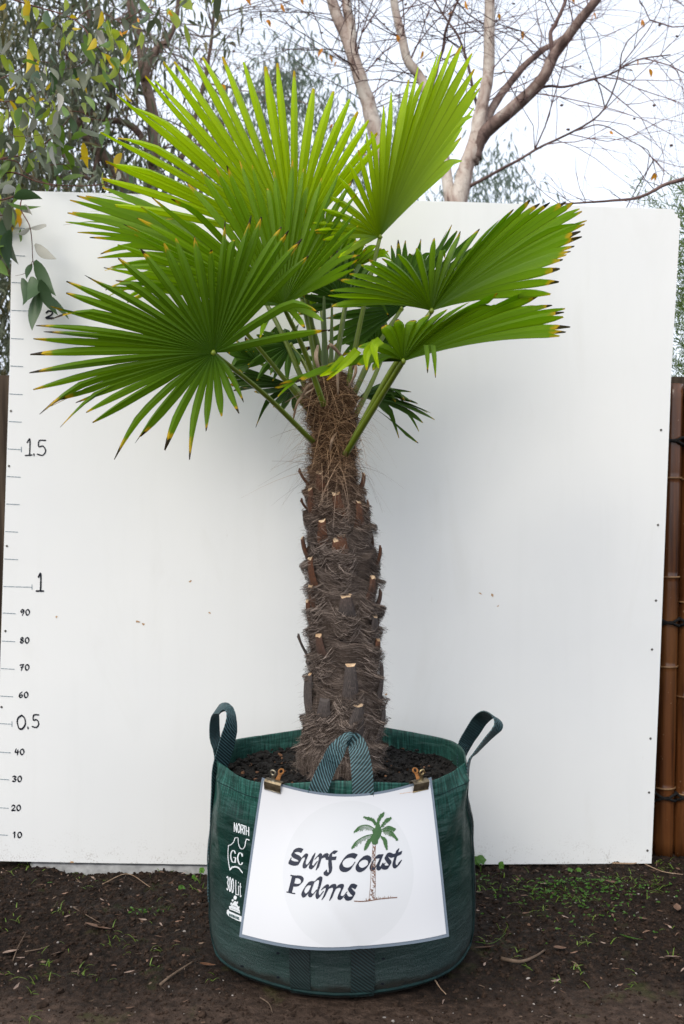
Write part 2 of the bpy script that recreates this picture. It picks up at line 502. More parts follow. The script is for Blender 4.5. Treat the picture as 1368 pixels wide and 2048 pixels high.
def soil_mat():
    t = NT('soil')
    p = t.geo_pos()
    s = t.sep(p)
    n1 = t.noise(p, 2.2, 6, 0.6)
    n2 = t.noise(p, 38, 6, 0.7)
    n3 = t.noise(p, 150, 3, 0.6)
    c = t.ramp(n2, [(0.36, (0.0045, 0.0028, 0.0019)), (0.55, (0.019, 0.0115, 0.0078)), (0.78, (0.075, 0.047, 0.033))])
    # the trodden, drier earth of the path in front of the bag
    path = t.node('ShaderNodeMapRange'); path.inputs[1].default_value = 2.72; path.inputs[2].default_value = 2.55
    t.link(t.val('ADD', s[1], t.val('MULTIPLY', t.val('SUBTRACT', n1, 0.5), 0.5)), path.inputs[0])
    c2 = t.ramp(n2, [(0.32, (0.025, 0.0155, 0.0108)), (0.7, (0.10, 0.066, 0.049))])
    c = t.mix(t.val('MULTIPLY', path.outputs[0], 0.8), c, c2)
    # moss
    mo = t.ramp(t.noise(p, 7, 4), [(0.60, (0, 0, 0)), (0.70, (1, 1, 1))])
    c = t.mix(t.val('MULTIPLY', mo, 0.35), c, (0.04, 0.055, 0.008))
    sp = t.ramp(n3, [(0.72, (0, 0, 0)), (0.76, (1, 1, 1))])
    c = t.mix(t.val('MULTIPLY', sp, 0.5), c, (0.16, 0.13, 0.11))
    h = t.val('ADD', n2, t.val('MULTIPLY', n3, 0.35))
    rg = t.ramp(n1, [(0.3, (0.55, 0.55, 0.55)), (0.7, (0.9, 0.9, 0.9))])
    t.bsdf(c, rg, 0.16, t.bump(h, 1.0, 0.012))
    M['soil'] = t.done()
soil_mat()
simple('potting_mix', (0.002, 0.0016, 0.0014), (0.010, 0.0075, 0.006), 70, 0.8, 0.3, 0.9, bdist=0.01)
simple('stone', (0.10, 0.09, 0.085), (0.34, 0.30, 0.27), 40, 0.8, 0.3)
simple('clod', (0.006, 0.0038, 0.0027), (0.048, 0.030, 0.021), 60, 0.85, 0.12, 0.6)
simple('dead_leaf', (0.16, 0.10, 0.07), (0.42, 0.32, 0.27), 30, 0.7, 0.3)
simple('brown_leaf', (0.08, 0.045, 0.028), (0.22, 0.13, 0.09), 30, 0.7, 0.3)
simple('twig', (0.06, 0.04, 0.028), (0.17, 0.12, 0.085), 40, 0.8, 0.2)
simple('bark_chip', (0.05, 0.02, 0.01), (0.20, 0.095, 0.045), 50, 0.7, 0.3)
simple('red_twig', (0.07, 0.022, 0.018), (0.17, 0.07, 0.05), 12, 0.6, 0.3)
simple('thin_twig', (0.06, 0.026, 0.026), (0.17, 0.10, 0.09), 3, 0.7, 0.3)

def bark_mat(name, pale, mid, dark, patch, sc=4.0):
    t = NT(name)
    p = t.geo_pos()
    n1 = t.noise(t.scale(p, (1, 1, 0.55)), sc, 6, 0.6, 0.6)
    n2 = t.noise(p, 30, 4)
    c = t.ramp(n1, [(0.30, dark), (patch, mid), (patch + 0.2, pale)])
    c = t.mix(t.val('MULTIPLY', t.ramp(n2, [(0.55, (0, 0, 0)), (0.7, (1, 1, 1))]), 0.45), c, dark)
    t.bsdf(c, 0.75, 0.25, t.bump(n2, 0.35, 0.01))
    M[name] = t.done()
bark_mat('pale_bark', (0.62, 0.56, 0.49), (0.42, 0.33, 0.28), (0.12, 0.07, 0.055), 0.43, 12)
bark_mat('mixed_bark', (0.42, 0.36, 0.31), (0.22, 0.15, 0.125), (0.03, 0.017, 0.016), 0.54, 11)
bark_mat('dark_bark', (0.22, 0.15, 0.13), (0.13, 0.08, 0.07), (0.045, 0.028, 0.025), 0.5)
bark_mat('brown_bark', (0.26, 0.19, 0.155), (0.16, 0.105, 0.08), (0.06, 0.038, 0.03), 0.45)

def bamboo_mat():
    t = NT('bamboo')
    p = t.coord('Object')
    n = t.noise(t.scale(p, (40, 40, 1.5)), 1.0, 5)
    n2 = t.noise(t.scale(p, (6, 6, 2)), 1.0, 4)
    c = t.ramp(n, [(0.3, (0.016, 0.005, 0.0022)), (0.62, (0.105, 0.036, 0.011))])
    c = t.mix(t.ramp(n2, [(0.45, (0, 0, 0)), (0.75, (0.6, 0.6, 0.6))]), c, (0.16, 0.065, 0.02))
    sp = t.ramp(t.noise(p, 70, 2), [(0.70, (0, 0, 0)), (0.74, (1, 1, 1))])
    c = t.mix(t.val('MULTIPLY', sp, 0.4), c, (0.3, 0.2, 0.12))
    t.bsdf(c, 0.22, 0.5, t.bump(n, 0.2, 0.002))
    M['bamboo'] = t.done()
bamboo_mat()
simple('bamboo_node', (0.12, 0.05, 0.02), (0.30, 0.18, 0.08), 40, 0.5, 0.4)
simple('rope', (0.004, 0.004, 0.004), (0.016, 0.014, 0.013), 200, 0.85, 0.2, 0.8)
simple('timber', (0.025, 0.017, 0.012), (0.11, 0.08, 0.055), 2.5, 0.85, 0.2, 0.5, stretch=(14, 14, 1))
simple('sleeper', (0.26, 0.26, 0.26), (0.50, 0.50, 0.50), 30, 0.85, 0.2, 0.3)
simple('clip_steel', (0.22, 0.19, 0.13), (0.42, 0.38, 0.30), 50, 0.35, 0.5, metal=0.9)
simple('clip_brass', (0.26, 0.19, 0.09), (0.5, 0.40, 0.22), 50, 0.35, 0.5, metal=0.9)
simple('clip_dark', (0.03, 0.022, 0.014), (0.24, 0.19, 0.12), 45, 0.45, 0.5, metal=0.7)
simple('clip_rust', (0.09, 0.035, 0.012), (0.30, 0.13, 0.04), 60, 0.8, 0.2, metal=0.2)

# ================================================================== ground
BAG_C = Vector((0.0, 2.985, 0.0))
def ground_height(x, y):
    h = (vnoise(x * 3 + 40, y * 3 + 9, 1) - 0.5) * 0.030
    h += (vnoise(x * 11 + 40, y * 11 + 9, 2) - 0.5) * 0.016
    h += (vnoise(x * 34 + 40, y * 34 + 9, 3) - 0.5) * 0.012
    h += np.abs(vnoise(x * 80 + 40, y * 80 + 9, 4) - 0.5) * 0.016 + (vnoise(x * 140, y * 140, 6) - .5) * .006
    smooth = np.clip((2.80 - y) / 0.25, 0, 1)
    h *= 1 - 0.65 * smooth
    near = np.clip((np.hypot(x - BAG_C.x, y - BAG_C.y) - 0.36) / 0.22, 0, 1)
    h = h * near - 0.004
    back = np.clip((y - 3.42) / 0.16, 0, 1) * np.clip((8 - y) / 3, 0, 1)
    left = np.clip((-0.42 - x) / 0.08, 0, 1) * np.clip((x + 1.1) / 0.1, 0, 1)
    h -= back * (0.012 + 0.026 * left)
    return h
def gz(x, y): return float(ground_height(np.array([x]), np.array([y]))[0])
def on_ground(px, py):
    g = G(px, py)
    for _ in range(3):
        g = G(px, py, gz(g.x, g.y))
    return g

def stretched(lo, hi, step, far):
    a = list(np.arange(lo, hi + 1e-6, step))
    s, x = step, hi
    while x < far:
        s *= 1.35; x += s; a.append(x)
    s, x = step, lo
    while x > -far:
        s *= 1.35; x -= s; a.insert(0, x)
    return np.array(a)
gx, gy = stretched(-1.35, 1.35, 0.0065, 400), stretched(2.35, 3.75, 0.0055, 400)
XX, YY = np.meshgrid(gx, gy)
ZZ = ground_height(XX, YY)
nx, ny = len(gx), len(gy)
gm = bpy.data.meshes.new('ground')
gv = np.stack([XX, YY, ZZ], -1).reshape(-1, 3)
ii = np.arange(nx * ny).reshape(ny, nx)
gf = np.stack([ii[:-1, :-1], ii[:-1, 1:], ii[1:, 1:], ii[1:, :-1]], -1).reshape(-1, 4)
gm.vertices.add(len(gv)); gm.vertices.foreach_set('co', gv.ravel())
gm.loops.add(gf.size); gm.loops.foreach_set('vertex_index', gf.ravel())
gm.polygons.add(len(gf)); gm.polygons.foreach_set('loop_start', np.arange(0, gf.size, 4)); gm.polygons.foreach_set('loop_total', np.full(len(gf), 4))
gm.update(calc_edges=True)
gm.polygons.foreach_set('use_smooth', [True] * len(gf))
gm.materials.append(M['soil'])
ground = tag(link('ground', gm), 'dark damp garden soil in front of the white panel', kind='structure')

# ================================================================== white measuring board
BY = 3.62
board = empty('measuring_board', (0, BY, 0))
tag(board, 'tall white painted panel with handwritten height scale behind the potted palm', 'panel')
outline = [(-12, 1722), (200, 1726), (410, 1729), (700, 1730), (1303, 1727), (1318, 1380), (1331, 1050), (1342, 760), (1359, 462), (1361, 438), (1355, 435), (1356, 429), (1349, 427), (1350, 421), (1344, 418), (900, 403), (450, 393), (29, 381), (22, 547), (19, 735), (5, 1180)]
bv = [P(x, y, BY) for x, y in outline]
n = len(bv)
mb = MB()
off = Vector((0, 0.009, 0))
mb.add(bv + [p + off for p in bv], [tuple(range(n)), tuple(range(2 * n - 1, n - 1, -1))], mi=0)
mb.f.extend([(i, i + n, (i + 1) % n + n, (i + 1) % n) for i in range(n)]); mb.mi.extend([1] * n)
sheet = mb.build('sheet', [M['white_panel'], M['panel_edge']], board)
sheet.matrix_parent_inverse = Matrix.Translation((0, -BY, 0))

def fix(o):
    """Keep world coordinates for a mesh built in world space under a moved parent."""
    o.matrix_parent_inverse = Matrix.Translation(o.parent.location).inverted()
    return o

# ---- flat print: strokes drawn with a pen nib, rasterised finely and laid on a surface
def raster(strokes, polys=(), cell=0.5, erase=()):
    pts = [q for s in strokes for q in s[0]] + [q for p in polys for q in p]
    x0 = min(q[0] for q in pts) - 8; x1 = max(q[0] for q in pts) + 8
    y0 = min(q[1] for q in pts) - 8; y1 = max(q[1] for q in pts) + 8
    W, H = int((x1 - x0) / cell) + 1, int((y1 - y0) / cell) + 1
    cx = x0 + (np.arange(W) + 0.5) * cell; cy = y0 + (np.arange(H) + 0.5) * cell
    mask = np.zeros((H, W), bool)
    def stroke(st, value):
        pl, nib, r = st[0], st[1], st[2]
        smooth = st[3] if len(st) > 3 else True
        v = [Vector((a, b, 0)) for a, b in pl]
        L = sum((v[i + 1] - v[i]).length for i in range(len(v) - 1))
        k = max(2, int(L / (cell * 0.9)) + 1)
        if smooth and len(v) > 2: sp = spline(v, k)
        else:
            sp = []
            for i in range(len(v) - 1):
                kk = max(2, int((v[i + 1] - v[i]).length / (cell * 0.9)) + 1)
                sp += [v[i].lerp(v[i + 1], j / (kk - 1)) for j in range(kk)]
        hx, hy = nib
        for p in sp:
            ax, ay = p.x - hx, p.y - hy
            ex = abs(hx) + r + cell; ey = abs(hy) + r + cell
            i0, i1 = max(0, int((p.x - ex - x0) / cell)), min(W, int((p.x + ex - x0) / cell) + 2)
            j0, j1 = max(0, int((p.y - ey - y0) / cell)), min(H, int((p.y + ey - y0) / cell) + 2)
            if i1 <= i0 or j1 <= j0: continue
            qx, qy = np.meshgrid(cx[i0:i1], cy[j0:j1])
            den = 4 * (hx * hx + hy * hy)
            tt = np.clip(((qx - ax) * 2 * hx + (qy - ay) * 2 * hy) / den, 0, 1) if den > 1e-9 else 0
            dd = (qx - ax - tt * 2 * hx) ** 2 + (qy - ay - tt * 2 * hy) ** 2
            sub = mask[j0:j1, i0:i1]
            sub[dd <= r * r] = value
    for s in strokes: stroke(s, True)
    qx, qy = np.meshgrid(cx, cy)
    for p in polys:
        ins = np.zeros_like(mask)
        for i in range(len(p)):
            (ax, ay), (bx, by) = p[i], p[(i + 1) % len(p)]
            if ay == by: continue
            c = ((ay > qy) != (by > qy)) & (qx < (bx - ax) * (qy - ay) / (by - ay) + ax)
            ins ^= c
        mask |= ins
    for s in erase: stroke(s, False)
    return mask, x0, y0, cell

CAMV = Vector((0, 0, CAM_H))
def lay(name, strokes, polys, bvh, lift, mat, parent, cell=0.5, maxrun=6.0, erase=()):
    mask, x0, y0, c = raster(strokes, polys, cell, erase)
    mb = MB()
    cache = {}
    def hit(i, j):
        k = (i, j)
        if k not in cache:
            d = (P(x0 + i * c, y0 + j * c, 1.0) - CAMV).normalized()
            loc, nor, _, _ = bvh.ray_cast(CAMV, d)
            if loc is None: cache[k] = None
            else:
                if nor.dot(d) > 0: nor = -nor
                cache[k] = loc + nor * lift
        return cache[k]
    step = max(1, int(maxrun / c))
    for j in range(mask.shape[0]):
        row = np.flatnonzero(np.diff(np.concatenate(([0], mask[j].astype(np.int8), [0]))))
        for a, b in zip(row[::2], row[1::2]):
            while a < b:
                e = min(b, a + step)
                q = [hit(a, j + 1), hit(e, j + 1), hit(e, j), hit(a, j)]
                if all(x is not None for x in q):
                    mb.add(q, [(0, 1, 2, 3)])
                a = e
    return fix(mb.build(name, mat, parent))

def bvh_of(o):
    me = o.data
    return BVHTree.FromPolygons([v.co.copy() for v in me.vertices], [tuple(p.vertices) for p in me.polygons])

DIG = {  # strokes in a unit box, y down
 '0': [[(.5, 0), (.12, .2), (.05, .55), (.25, .95), (.6, .97), (.92, .65), (.88, .25), (.62, .02), (.5, 0)]],
 '1': [[(.25, .18), (.55, 0), (.52, .97)]],
 '2': [[(.1, .25), (.4, .0), (.85, .2), (.65, .55), (.08, .95), (.95, .95)]],
 '3': [[(.1, .1), (.5, 0), (.85, .2), (.45, .46), (.9, .7), (.5, .98), (.05, .88)]],
 '4': [[(.3, 0), (.1, .55), (.9, .55)], [(.72, .2), (.66, 1)]],
 '5': [[(.9, .02), (.25, .05), (.2, .42), (.65, .4), (.92, .7), (.6, .98), (.05, .92)]],
 '6': [[(.75, 0), (.25, .3), (.08, .7), (.4, .98), (.85, .8), (.7, .5), (.2, .62)]],
 '7': [[(.05, .08), (.5, .05), (.9, .02), (.55, .45), (.4, 1)], [(.3, .5), (.8, .45)]],
 '8': [[(.55, .45), (.2, .25), (.5, 0), (.82, .2), (.5, .48), (.12, .75), (.5, 1), (.88, .75), (.55, .45)]],
 '9': [[(.85, .2), (.5, 0), (.12, .25), (.4, .5), (.85, .2), (.8, .6), (.5, 1)]],
 '.': [[(.3, .92), (.4, 1.04)]],
}
def put(ch, x, y, wd, ht, nib=(0, 0), r=1.0, ax=(1, 0), table=DIG):
    out = []
    for s in table[ch]:
        out.append(([(x + a * wd * ax[0], y + b * ht + a * wd * ax[1]) for a, b in s], nib, r))
    return out
board_bvh = BVHTree.FromPolygons([P(-60, 330, BY), P(1420, 330, BY), P(1420, 1790, BY), P(-60, 1790, BY)], [(0, 1, 2, 3)])
def figure(st): lay('height_figure', st, [], board_bvh, 0.0012, M['ink'], board, 0.35)
figure(put('1', 50, 879, 18, 33, (0, 0), 1.3) + [([(51, 911), (64, 910)], (0, 0), 1.3)]); figure(put('.', 66, 880, 6, 30, (0, 0), 1.2)); figure(put('5', 74, 880, 19, 31, (0, 0), 1.3))
figure(put('1', 73, 1148, 16, 34, (0.3, 0.6), 1.3) + [([(73, 1182), (87, 1182)], (0, 0), 1.6)])
figure(put('0', 34, 1431, 18, 27, (.3, .8), 1.1)); figure(put('.', 54, 1430, 6, 26, (0, 0), 1.4)); figure(put('5', 64, 1429, 15, 26, (.2, .4), 1.1))
figure(put('2', 91, 622, 17, 15, (.3, .8), 1.1))
for s, x, y in (('90', 41, 1219), ('80', 40, 1275), ('70', 40, 1329), ('60', 38, 1384), ('40', 30, 1498), ('30', 25, 1552), ('20', 23, 1610), ('10', 25, 1664)):
    figure(put(s[0], x, y, 8, 11, (.5, -.7), 0.75)); figure(put(s[1], x + 10.5, y, 8, 11, (.5, -.7), 0.75))
ticks = [(457, 50), (512, 50), (566, 47), (622, 63), (678, 47), (733, 46), (789, 45), (844, 43), (899, 43), (954, 41), (1009, 39), (1064, 36), (1119, 36), (1174, 64), (1227, 31), (1283, 30), (1338, 29), (1393, 26), (1448, 24), (1505, 21), (1559, 18), (1616, 17), (1670, 15)]
for y, xe in ticks:
    xl = np.interp(y, [381, 547, 735, 1180, 1725], [31, 24, 21, 7, -10])
    st = [([(xl, y - 1.2), (xe, y + .3)], (0, 0), 0.55)]
    if y in (899, 1174, 1448): st.append(([(xe, y - 5), (xe, y + 5)], (0, 0), 0.6))
    lay('tick_mark', st, [], board_bvh, 0.0012, M['pencil'], board, 0.4, 30)
for x, y, r in ((380, 1163, 3), (275, 1243, 3.4), (287, 1248, 2.6), (420, 1226, 2.6), (113, 1233, 2.2), (985, 1190, 3), (961, 1187, 2.4), (996, 1212, 2.2), (772, 1389, 2.6), (145, 1724, 3)):
    ex, rt = random.uniform(.35, .9), random.uniform(-.9, 1.6)
    loc = [(1.25 * r * (0.45 + random.random()) * math.cos(a), 1.25 * r * ex * (0.45 + random.random()) * math.sin(a)) for a in np.linspace(0, 5.6, 8)]
    poly = [(x + a * math.cos(rt) - b * math.sin(rt), y + a * math.sin(rt) + b * math.cos(rt)) for a, b in loc]
    lay('paint_chip', [], [poly], board_bvh, 0.0009, M['chip'], board, 0.5)
scr = MB()
tube(scr, [Vector((0, 0, 0)), Vector((0, -0.002, 0))], [0.0045, 0.0035], 10)
scr_me = scr.mesh('screw', M['screw'])
for x, y in ((22, 822), (18, 932), (14, 1092), (11, 1262), (3, 1414), (1322, 860), (1316, 1050), (1312, 1201), (1304, 1299), (1301, 1477), (1298, 1585), (1295, 1701)):
    o = link('screw', scr_me, board); o.location = P(x, y, BY) - Vector((0, BY, 0)) + Vector((0, -0.0003, 0))

# a pale sleeper lying under the panel's left half
mb = MB()
vv = [P(x, y, 3.63) for x, y in ((60, 1728), (418, 1733), (418, 1752), (300, 1750), (180, 1752), (70, 1746))]
mb.add(vv + [p + Vector((0, 0.06, 0)) for p in vv], [(0, 1, 2, 3, 4, 5)[::-1], (6, 7, 8, 9, 10, 11)] + [(i, (i + 1) % 6, (i + 1) % 6 + 6, i + 6) for i in range(6)])
tag(mb.build('ground_beam', M['sleeper']), 'pale weathered beam half buried under the white panel', 'beam')

# ================================================================== fences
fence = empty('paling_fence', (0, 3.86, 0))
tag(fence, 'weathered timber paling fence behind the white panel', 'fence')
random.seed(3)
x = -2.9
def paling(x0, x1, top):
    m = MB()
    box(m, (x0, -0.009, -0.05), (x1, 0.009, top))
    o = m.build('paling', M['timber'], fence)
    return o
while x < 3.4:
    wd = 0.095 + random.uniform(-.006, .006)
    if x < -1.05 or x > 1.1:
        paling(x, x + wd - 0.006, 1.80 + random.uniform(-0.012, 0.012) + (0.012 if x > 0 else 0.0))
    else:
        paling(x, x + wd - 0.006, 1.79)
    x += wd
for z in (0.35, 1.45):
    m = MB(); box(m, (-2.9, 0.0095, z), (3.4, 0.055, z + 0.075)); m.build('rail', M['timber'], fence)

bam = empty('bamboo_screen', (0, 3.735, 0))
tag(bam, 'dark brown bamboo poles lashed with black rope beside the white panel', 'fence')
BR = 0.038
def bamboo(px_top, px_bot, seed):
    rr = random.Random(seed)
    top = P(px_top, 769, 3.735); bot = P(px_bot, 1722, 3.735)
    bot = Vector((bot.x, 3.735, -0.02))
    zs, nodes = [], []
    z = bot.z
    first = rr.uniform(0.12, 0.4)
    nz = first
    while nz < 1.74:
        nodes.append(nz); nz += rr.uniform(0.33, 0.47)
    ring = sorted(set([-0.02, 1.756] + [q for nd in nodes for q in (nd - 0.02, nd - 0.006, nd, nd + 0.006, nd + 0.02)] + list(np.linspace(0.05, 1.7, 8))))
    pts, rad = [], []
    for q in ring:
        f = (q + 0.02) / 1.776
        pts.append(bot.lerp(top, f))
        dn = min(abs(q - nd) for nd in nodes)
        rad.append(BR * (1 + (0.05 if dn < 0.001 else (-0.015 if dn < 0.008 else 0))))
    m = MB(); tube(m, pts, rad, 20)
    pole = fix(m.build('bamboo_pole', M['bamboo'], bam, smooth=True))
    for nd in nodes:
        c = bot.lerp(top, (nd + 0.02) / 1.776)
        m = MB(); tube(m, [c + Vector((0, 0, -0.003)), c + Vector((0, 0, 0.0028))], BR * 1.062, 20)
        o = m.build('node_ring', M['bamboo_node'], pole, smooth=True)
    return bot, top
poles = []
dx = 41.0
for k in range(-2, 9):
    poles.append(bamboo(1346 + k * dx, 1325.5 + k * dx - (k * 0.5), 40 + k))
for zi, pyy in enumerate((883, 1243, 1590)):
    zz = P(0, pyy, 3.735).z
    for k in range(len(poles) - 1):
        a = poles[k][0].lerp(poles[k][1], zz / 1.756); b = poles[k + 1][0].lerp(poles[k + 1][1], zz / 1.756)
        for sgn in (1, -1):
            pts = []
            for t in np.linspace(0, 1, 13):
                p = a.lerp(b, t)
                cyc = abs(math.cos(math.pi * t))
                yy = 3.735 - math.sqrt(max(0, (BR + 0.004) ** 2 - min((p.x - a.x) ** 2, (p.x - b.x) ** 2))) if min(abs(p.x - a.x), abs(p.x - b.x)) < BR else 3.735 - 0.008
                pts.append(Vector((p.x, yy - 0.0035, zz + sgn * 0.016 * (1 - cyc) + 0.004 * sgn * math.sin(7 * t))))
            m = MB(); tube(m, pts, 0.0055, 6, cap=True)
            fix(m.build('rope_tie', M['rope'], bam, smooth=True))

# ================================================================== grow bag
BH = 0.555
def bag_r(th, z):
    t = z / BH
    prof = np.interp(t, [0, .012, .04, .10, .2, .45, .7, .85, 1.0], [.372, .386, .397, .404, .407, .404, .396, .388, .380])
    wob = 0.005 * math.sin(3 * th + 0.7) * (0.4 + t) + 0.003 * math.sin(7 * th + 2.0 + 3 * t)
    wrinkle = 0.006 * noise.noise(Vector((math.cos(th) * 2.2, math.sin(th) * 2.2, z * 9))) * (0.3 + t) + 0.0025 * noise.noise(Vector((math.cos(th) * 9, math.sin(th) * 9, z * 22)))
    ph = math.atan2(math.sin(th + 1.35), math.cos(th + 1.35)); pq = math.atan2(math.sin(th - 1.35), math.cos(th - 1.35))
    for off, sg in ((ph, 1), (pq, -1)):                     # drag folds fanning down from the side handles
        for m_ in (0.5, 1.0, 1.6):
            c_ = sg * (0.10 + m_ * (BH - z) * 1.7)
            wrinkle += 0.0055 * math.exp(-((off - c_) / 0.075) ** 2) * max(0, min(1, (z - 0.14) / 0.2)) * (1 if z < BH - .03 else .5)
    wrinkle += 0.004 * math.sin(26 * z + 2.5 * math.sin(2 * th + .5)) * max(0, 1 - abs(z - .44) / .13) * (0.5 + 0.5 * math.sin(5 * th + 1))
    return (float(prof) + wob) * 0.974 + wrinkle
def rim_z(th):
    return 0.010 * math.cos(4 * th) + 0.004 * math.sin(3 * th + 1)
def bag_p(th, z, lift=0.0):
    r = bag_r(th, z) + lift
    zz = z + rim_z(th) * max(0, (z / BH - 0.6) / 0.4) ** 2
    return Vector((BAG_C.x + r * math.sin(th), BAG_C.y - r * math.cos(th), zz))      # th = 0 faces the camera
bag = empty('grow_bag', BAG_C)
tag(bag, 'round dark green woven grow bag with webbing handles holding the palm', 'planter bag')
TH, ZN = 168, 44
mb = MB()
zl = [0.0] + list(np.linspace(0.006, BH, ZN))
vv, uu, ff = [], [], []
for j, z in enumerate(zl):
    for i in range(TH + 1):
        th = -math.pi + 2 * math.pi * i / TH
        vv.append(bag_p(th, z)); uu.append((th * 0.4, z))
nr = TH + 1
for j in range(len(zl) - 1):
    for i in range(TH):
        ff.append((j * nr + i, j * nr + i + 1, (j + 1) * nr + i + 1, (j + 1) * nr + i))
# over the hem and down the inside
base = len(vv)
for j, (z, ins) in enumerate(((BH + 0.003, -0.0015), (BH - 0.002, -0.0045), (BH - 0.05, -0.005), (BH - 0.12, -0.006))):
    for i in range(TH + 1):
        th = -math.pi + 2 * math.pi * i / TH
        vv.append(bag_p(th, z, ins)); uu.append((th * 0.4, 2 * BH - z))
prev = (len(zl) - 1) * nr
for j in range(4):
    for i in range(TH):
        ff.append((prev + i, prev + i + 1, base + j * nr + i + 1, base + j * nr + i))
    prev = base + j * nr
mb.add(vv, ff, uu)
body = fix(mb.build('body', M['bag_cloth'], bag, smooth=True))
bag_bvh = bvh_of(body)

def ribbon(mb, pts, widths, wdirs, thick=0.0016, n=None):
    """A webbing strip: width direction given at each point; real thickness."""
    rows = len(pts)
    vv, uu, ff = [], [], []
    L = 0
    for i in range(rows):
        if i: L += (pts[i] - pts[i - 1]).length
        d = (pts[min(i + 1, rows - 1)] - pts[max(i - 1, 0)]).normalized()
        wv = wdirs[i] - d * wdirs[i].dot(d); wv.normalize()
        nn = d.cross(wv)
        for k, (a, b, u) in enumerate(((-.5, .5, 0), (.5, .5, 1), (.5, -.5, 1), (-.5, -.5, 0))):
            vv.append(pts[i] + wv * (a * widths[i]) + nn * (b * thick * 2)); uu.append((u, L))
    for i in range(rows - 1):
        for k in range(4):
            k2 = (k + 1) % 4
            ff.append((i * 4 + k, i * 4 + k2, i * 4 + 4 + k2, i * 4 + 4 + k))
    ff.append((3, 2, 1, 0)); ff.append(tuple((rows - 1) * 4 + k for k in range(4)))
    mb.add(vv, ff, uu)

def handle(ctrl, n=34):
    """ctrl: (px, py, Y, width, wdx, wdy, wdz)"""
    c = spline([P(a[0], a[1], a[2]) for a in ctrl], n)
    k = np.linspace(0, len(ctrl) - 1, n)
    wd = [float(np.interp(q, range(len(ctrl)), [a[3] for a in ctrl])) for q in k]
    dirs = [Vector([float(np.interp(q, range(len(ctrl)), [a[4 + m] for a in ctrl])) for m in range(3)]) for q in k]
    m = MB(); ribbon(m, c, wd, dirs)
    return fix(m.build('handle', M['webbing'], bag, smooth=False))
# front handle
handle([(630, 1640, 2.592, .05, 1, 0, -.2), (634, 1590, 2.594, .05, 1, 0, -.3), (643, 1562, 2.598, .05, 1, .1, -.4), (659, 1527, 2.62, .05, 1, .6, -.5), (682, 1488, 2.65, .046, .8, -.9, -.3), (704, 1478, 2.64, .046, .6, -.9, -.1), (717, 1500, 2.615, .052, 1, -.35, -.1), (724, 1545, 2.598, .056, 1, 0, -.05), (726, 1590, 2.592, .056, 1, 0, 0), (726, 1650, 2.588, .05, 1, 0, 0)])
# left handle
handle([(427, 1640, 2.93, .05, .25, 1, 0), (431, 1580, 2.91, .05, .35, 1, .1), (440, 1535, 2.90, .055, .8, .8, -.2), (450, 1500, 2.88, .055, .9, .8, -.2), (459, 1465, 2.86, .052, .85, .8, -.2), (463, 1438, 2.86, .045, .6, 1, -.2), (460, 1424, 2.88, .042, .3, 1, -.3), (447, 1417, 2.92, .042, .0, 1, .5), (432, 1420, 2.97, .042, .2, 1, .3), (429, 1440, 3.0, .045, .5, 1, 0), (430, 1475, 3.02, .05, .55, 1, -.2), (438, 1510, 3.02, .05, .5, 1, -.2), (436, 1570, 3.02, .045, .15, 1, 0)])
# right handle
handle([(934, 1575, 2.90, .045, .2, 1, 0), (938, 1525, 2.87, .045, .3, 1, -.1), (952, 1505, 2.86, .046, .35, 1, -.25), (975, 1478, 2.85, .05, .45, 1, -.4), (994, 1456, 2.85, .052, .6, 1, -.5), (993, 1438, 2.88, .05, .75, .7, -.6), (977, 1429, 2.94, .05, .7, .7, -.5), (961, 1440, 3.0, .052, .75, .55, -.5), (945, 1464, 3.04, .052, .75, .5, -.5), (930, 1490, 3.07, .05, .75, .5, -.45), (920, 1535, 3.10, .048, .4, 1, 0)])
# back handle folded behind the trunk
handle([(640, 1560, 3.36, .05, 1, 0, 0), (645, 1470, 3.37, .05, 1, 0, 0), (660, 1425, 3.38, .045, 1, .2, .2), (700, 1424, 3.38, .045, 1, .2, -.2), (716, 1470, 3.37, .05, 1, 0, 0), (720, 1560, 3.36, .05, 1, 0, 0)])

def strap(th, z0, z1, wid, mat, name='strap', lift=0.0025, lean=0.0):
    n = 26
    pts = [bag_p(th + lean * k / (n - 1), z0 + (z1 - z0) * k / (n - 1), lift) for k in range(n)]
    m = MB(); ribbon(m, pts, [wid] * n, [Vector((math.cos(th), math.sin(th), 0))] * n, 0.0012)
    return fix(m.build(name, mat, bag))
def th_of(px, Yc=2.6):
    return math.asin(max(-1, min(1, (px - 684) * Yc / FPX / 0.405)))
strap(th_of(598), 0.012, 0.50, 0.056, M['webbing_dirty'])
strap(th_of(726), 0.012, 0.50, 0.062, M['webbing_dirty'])
strap(-1.40, 0.14, 0.53, 0.038, M['webbing'])
strap(1.40, 0.02, 0.50, 0.030, M['webbing_dirty'])
strap(1.32, 0.03, 0.545, 0.008, M['thread'], 'seam', 0.003)
strap(-1.30, 0.03, 0.40, 0.006, M['thread'], 'seam', 0.003)
# hem stitching and foot seam
for z, r_, nm in ((BH - 0.043, 0.0011, 'hem_stitching'), (0.022, 0.0045, 'foot_seam')):
    pts = [bag_p(-math.pi + 2 * math.pi * i / 120, z, 0.0008) for i in range(121)]
    m = MB(); tube(m, pts, r_, 5); fix(m.build(nm, M['thread'], bag, smooth=True))
# drainage holes
for px, py in ((556, 1906), (556, 1954), (484, 1932), (766, 1917), (764, 1967), (888, 1957), (867, 1863)):
    lay('drain_hole', [([(px, py), (px + .6, py)], (0.8, .2), 2.0)], [], bag_bvh, 0.0012, M['ink'], bag, 0.5)

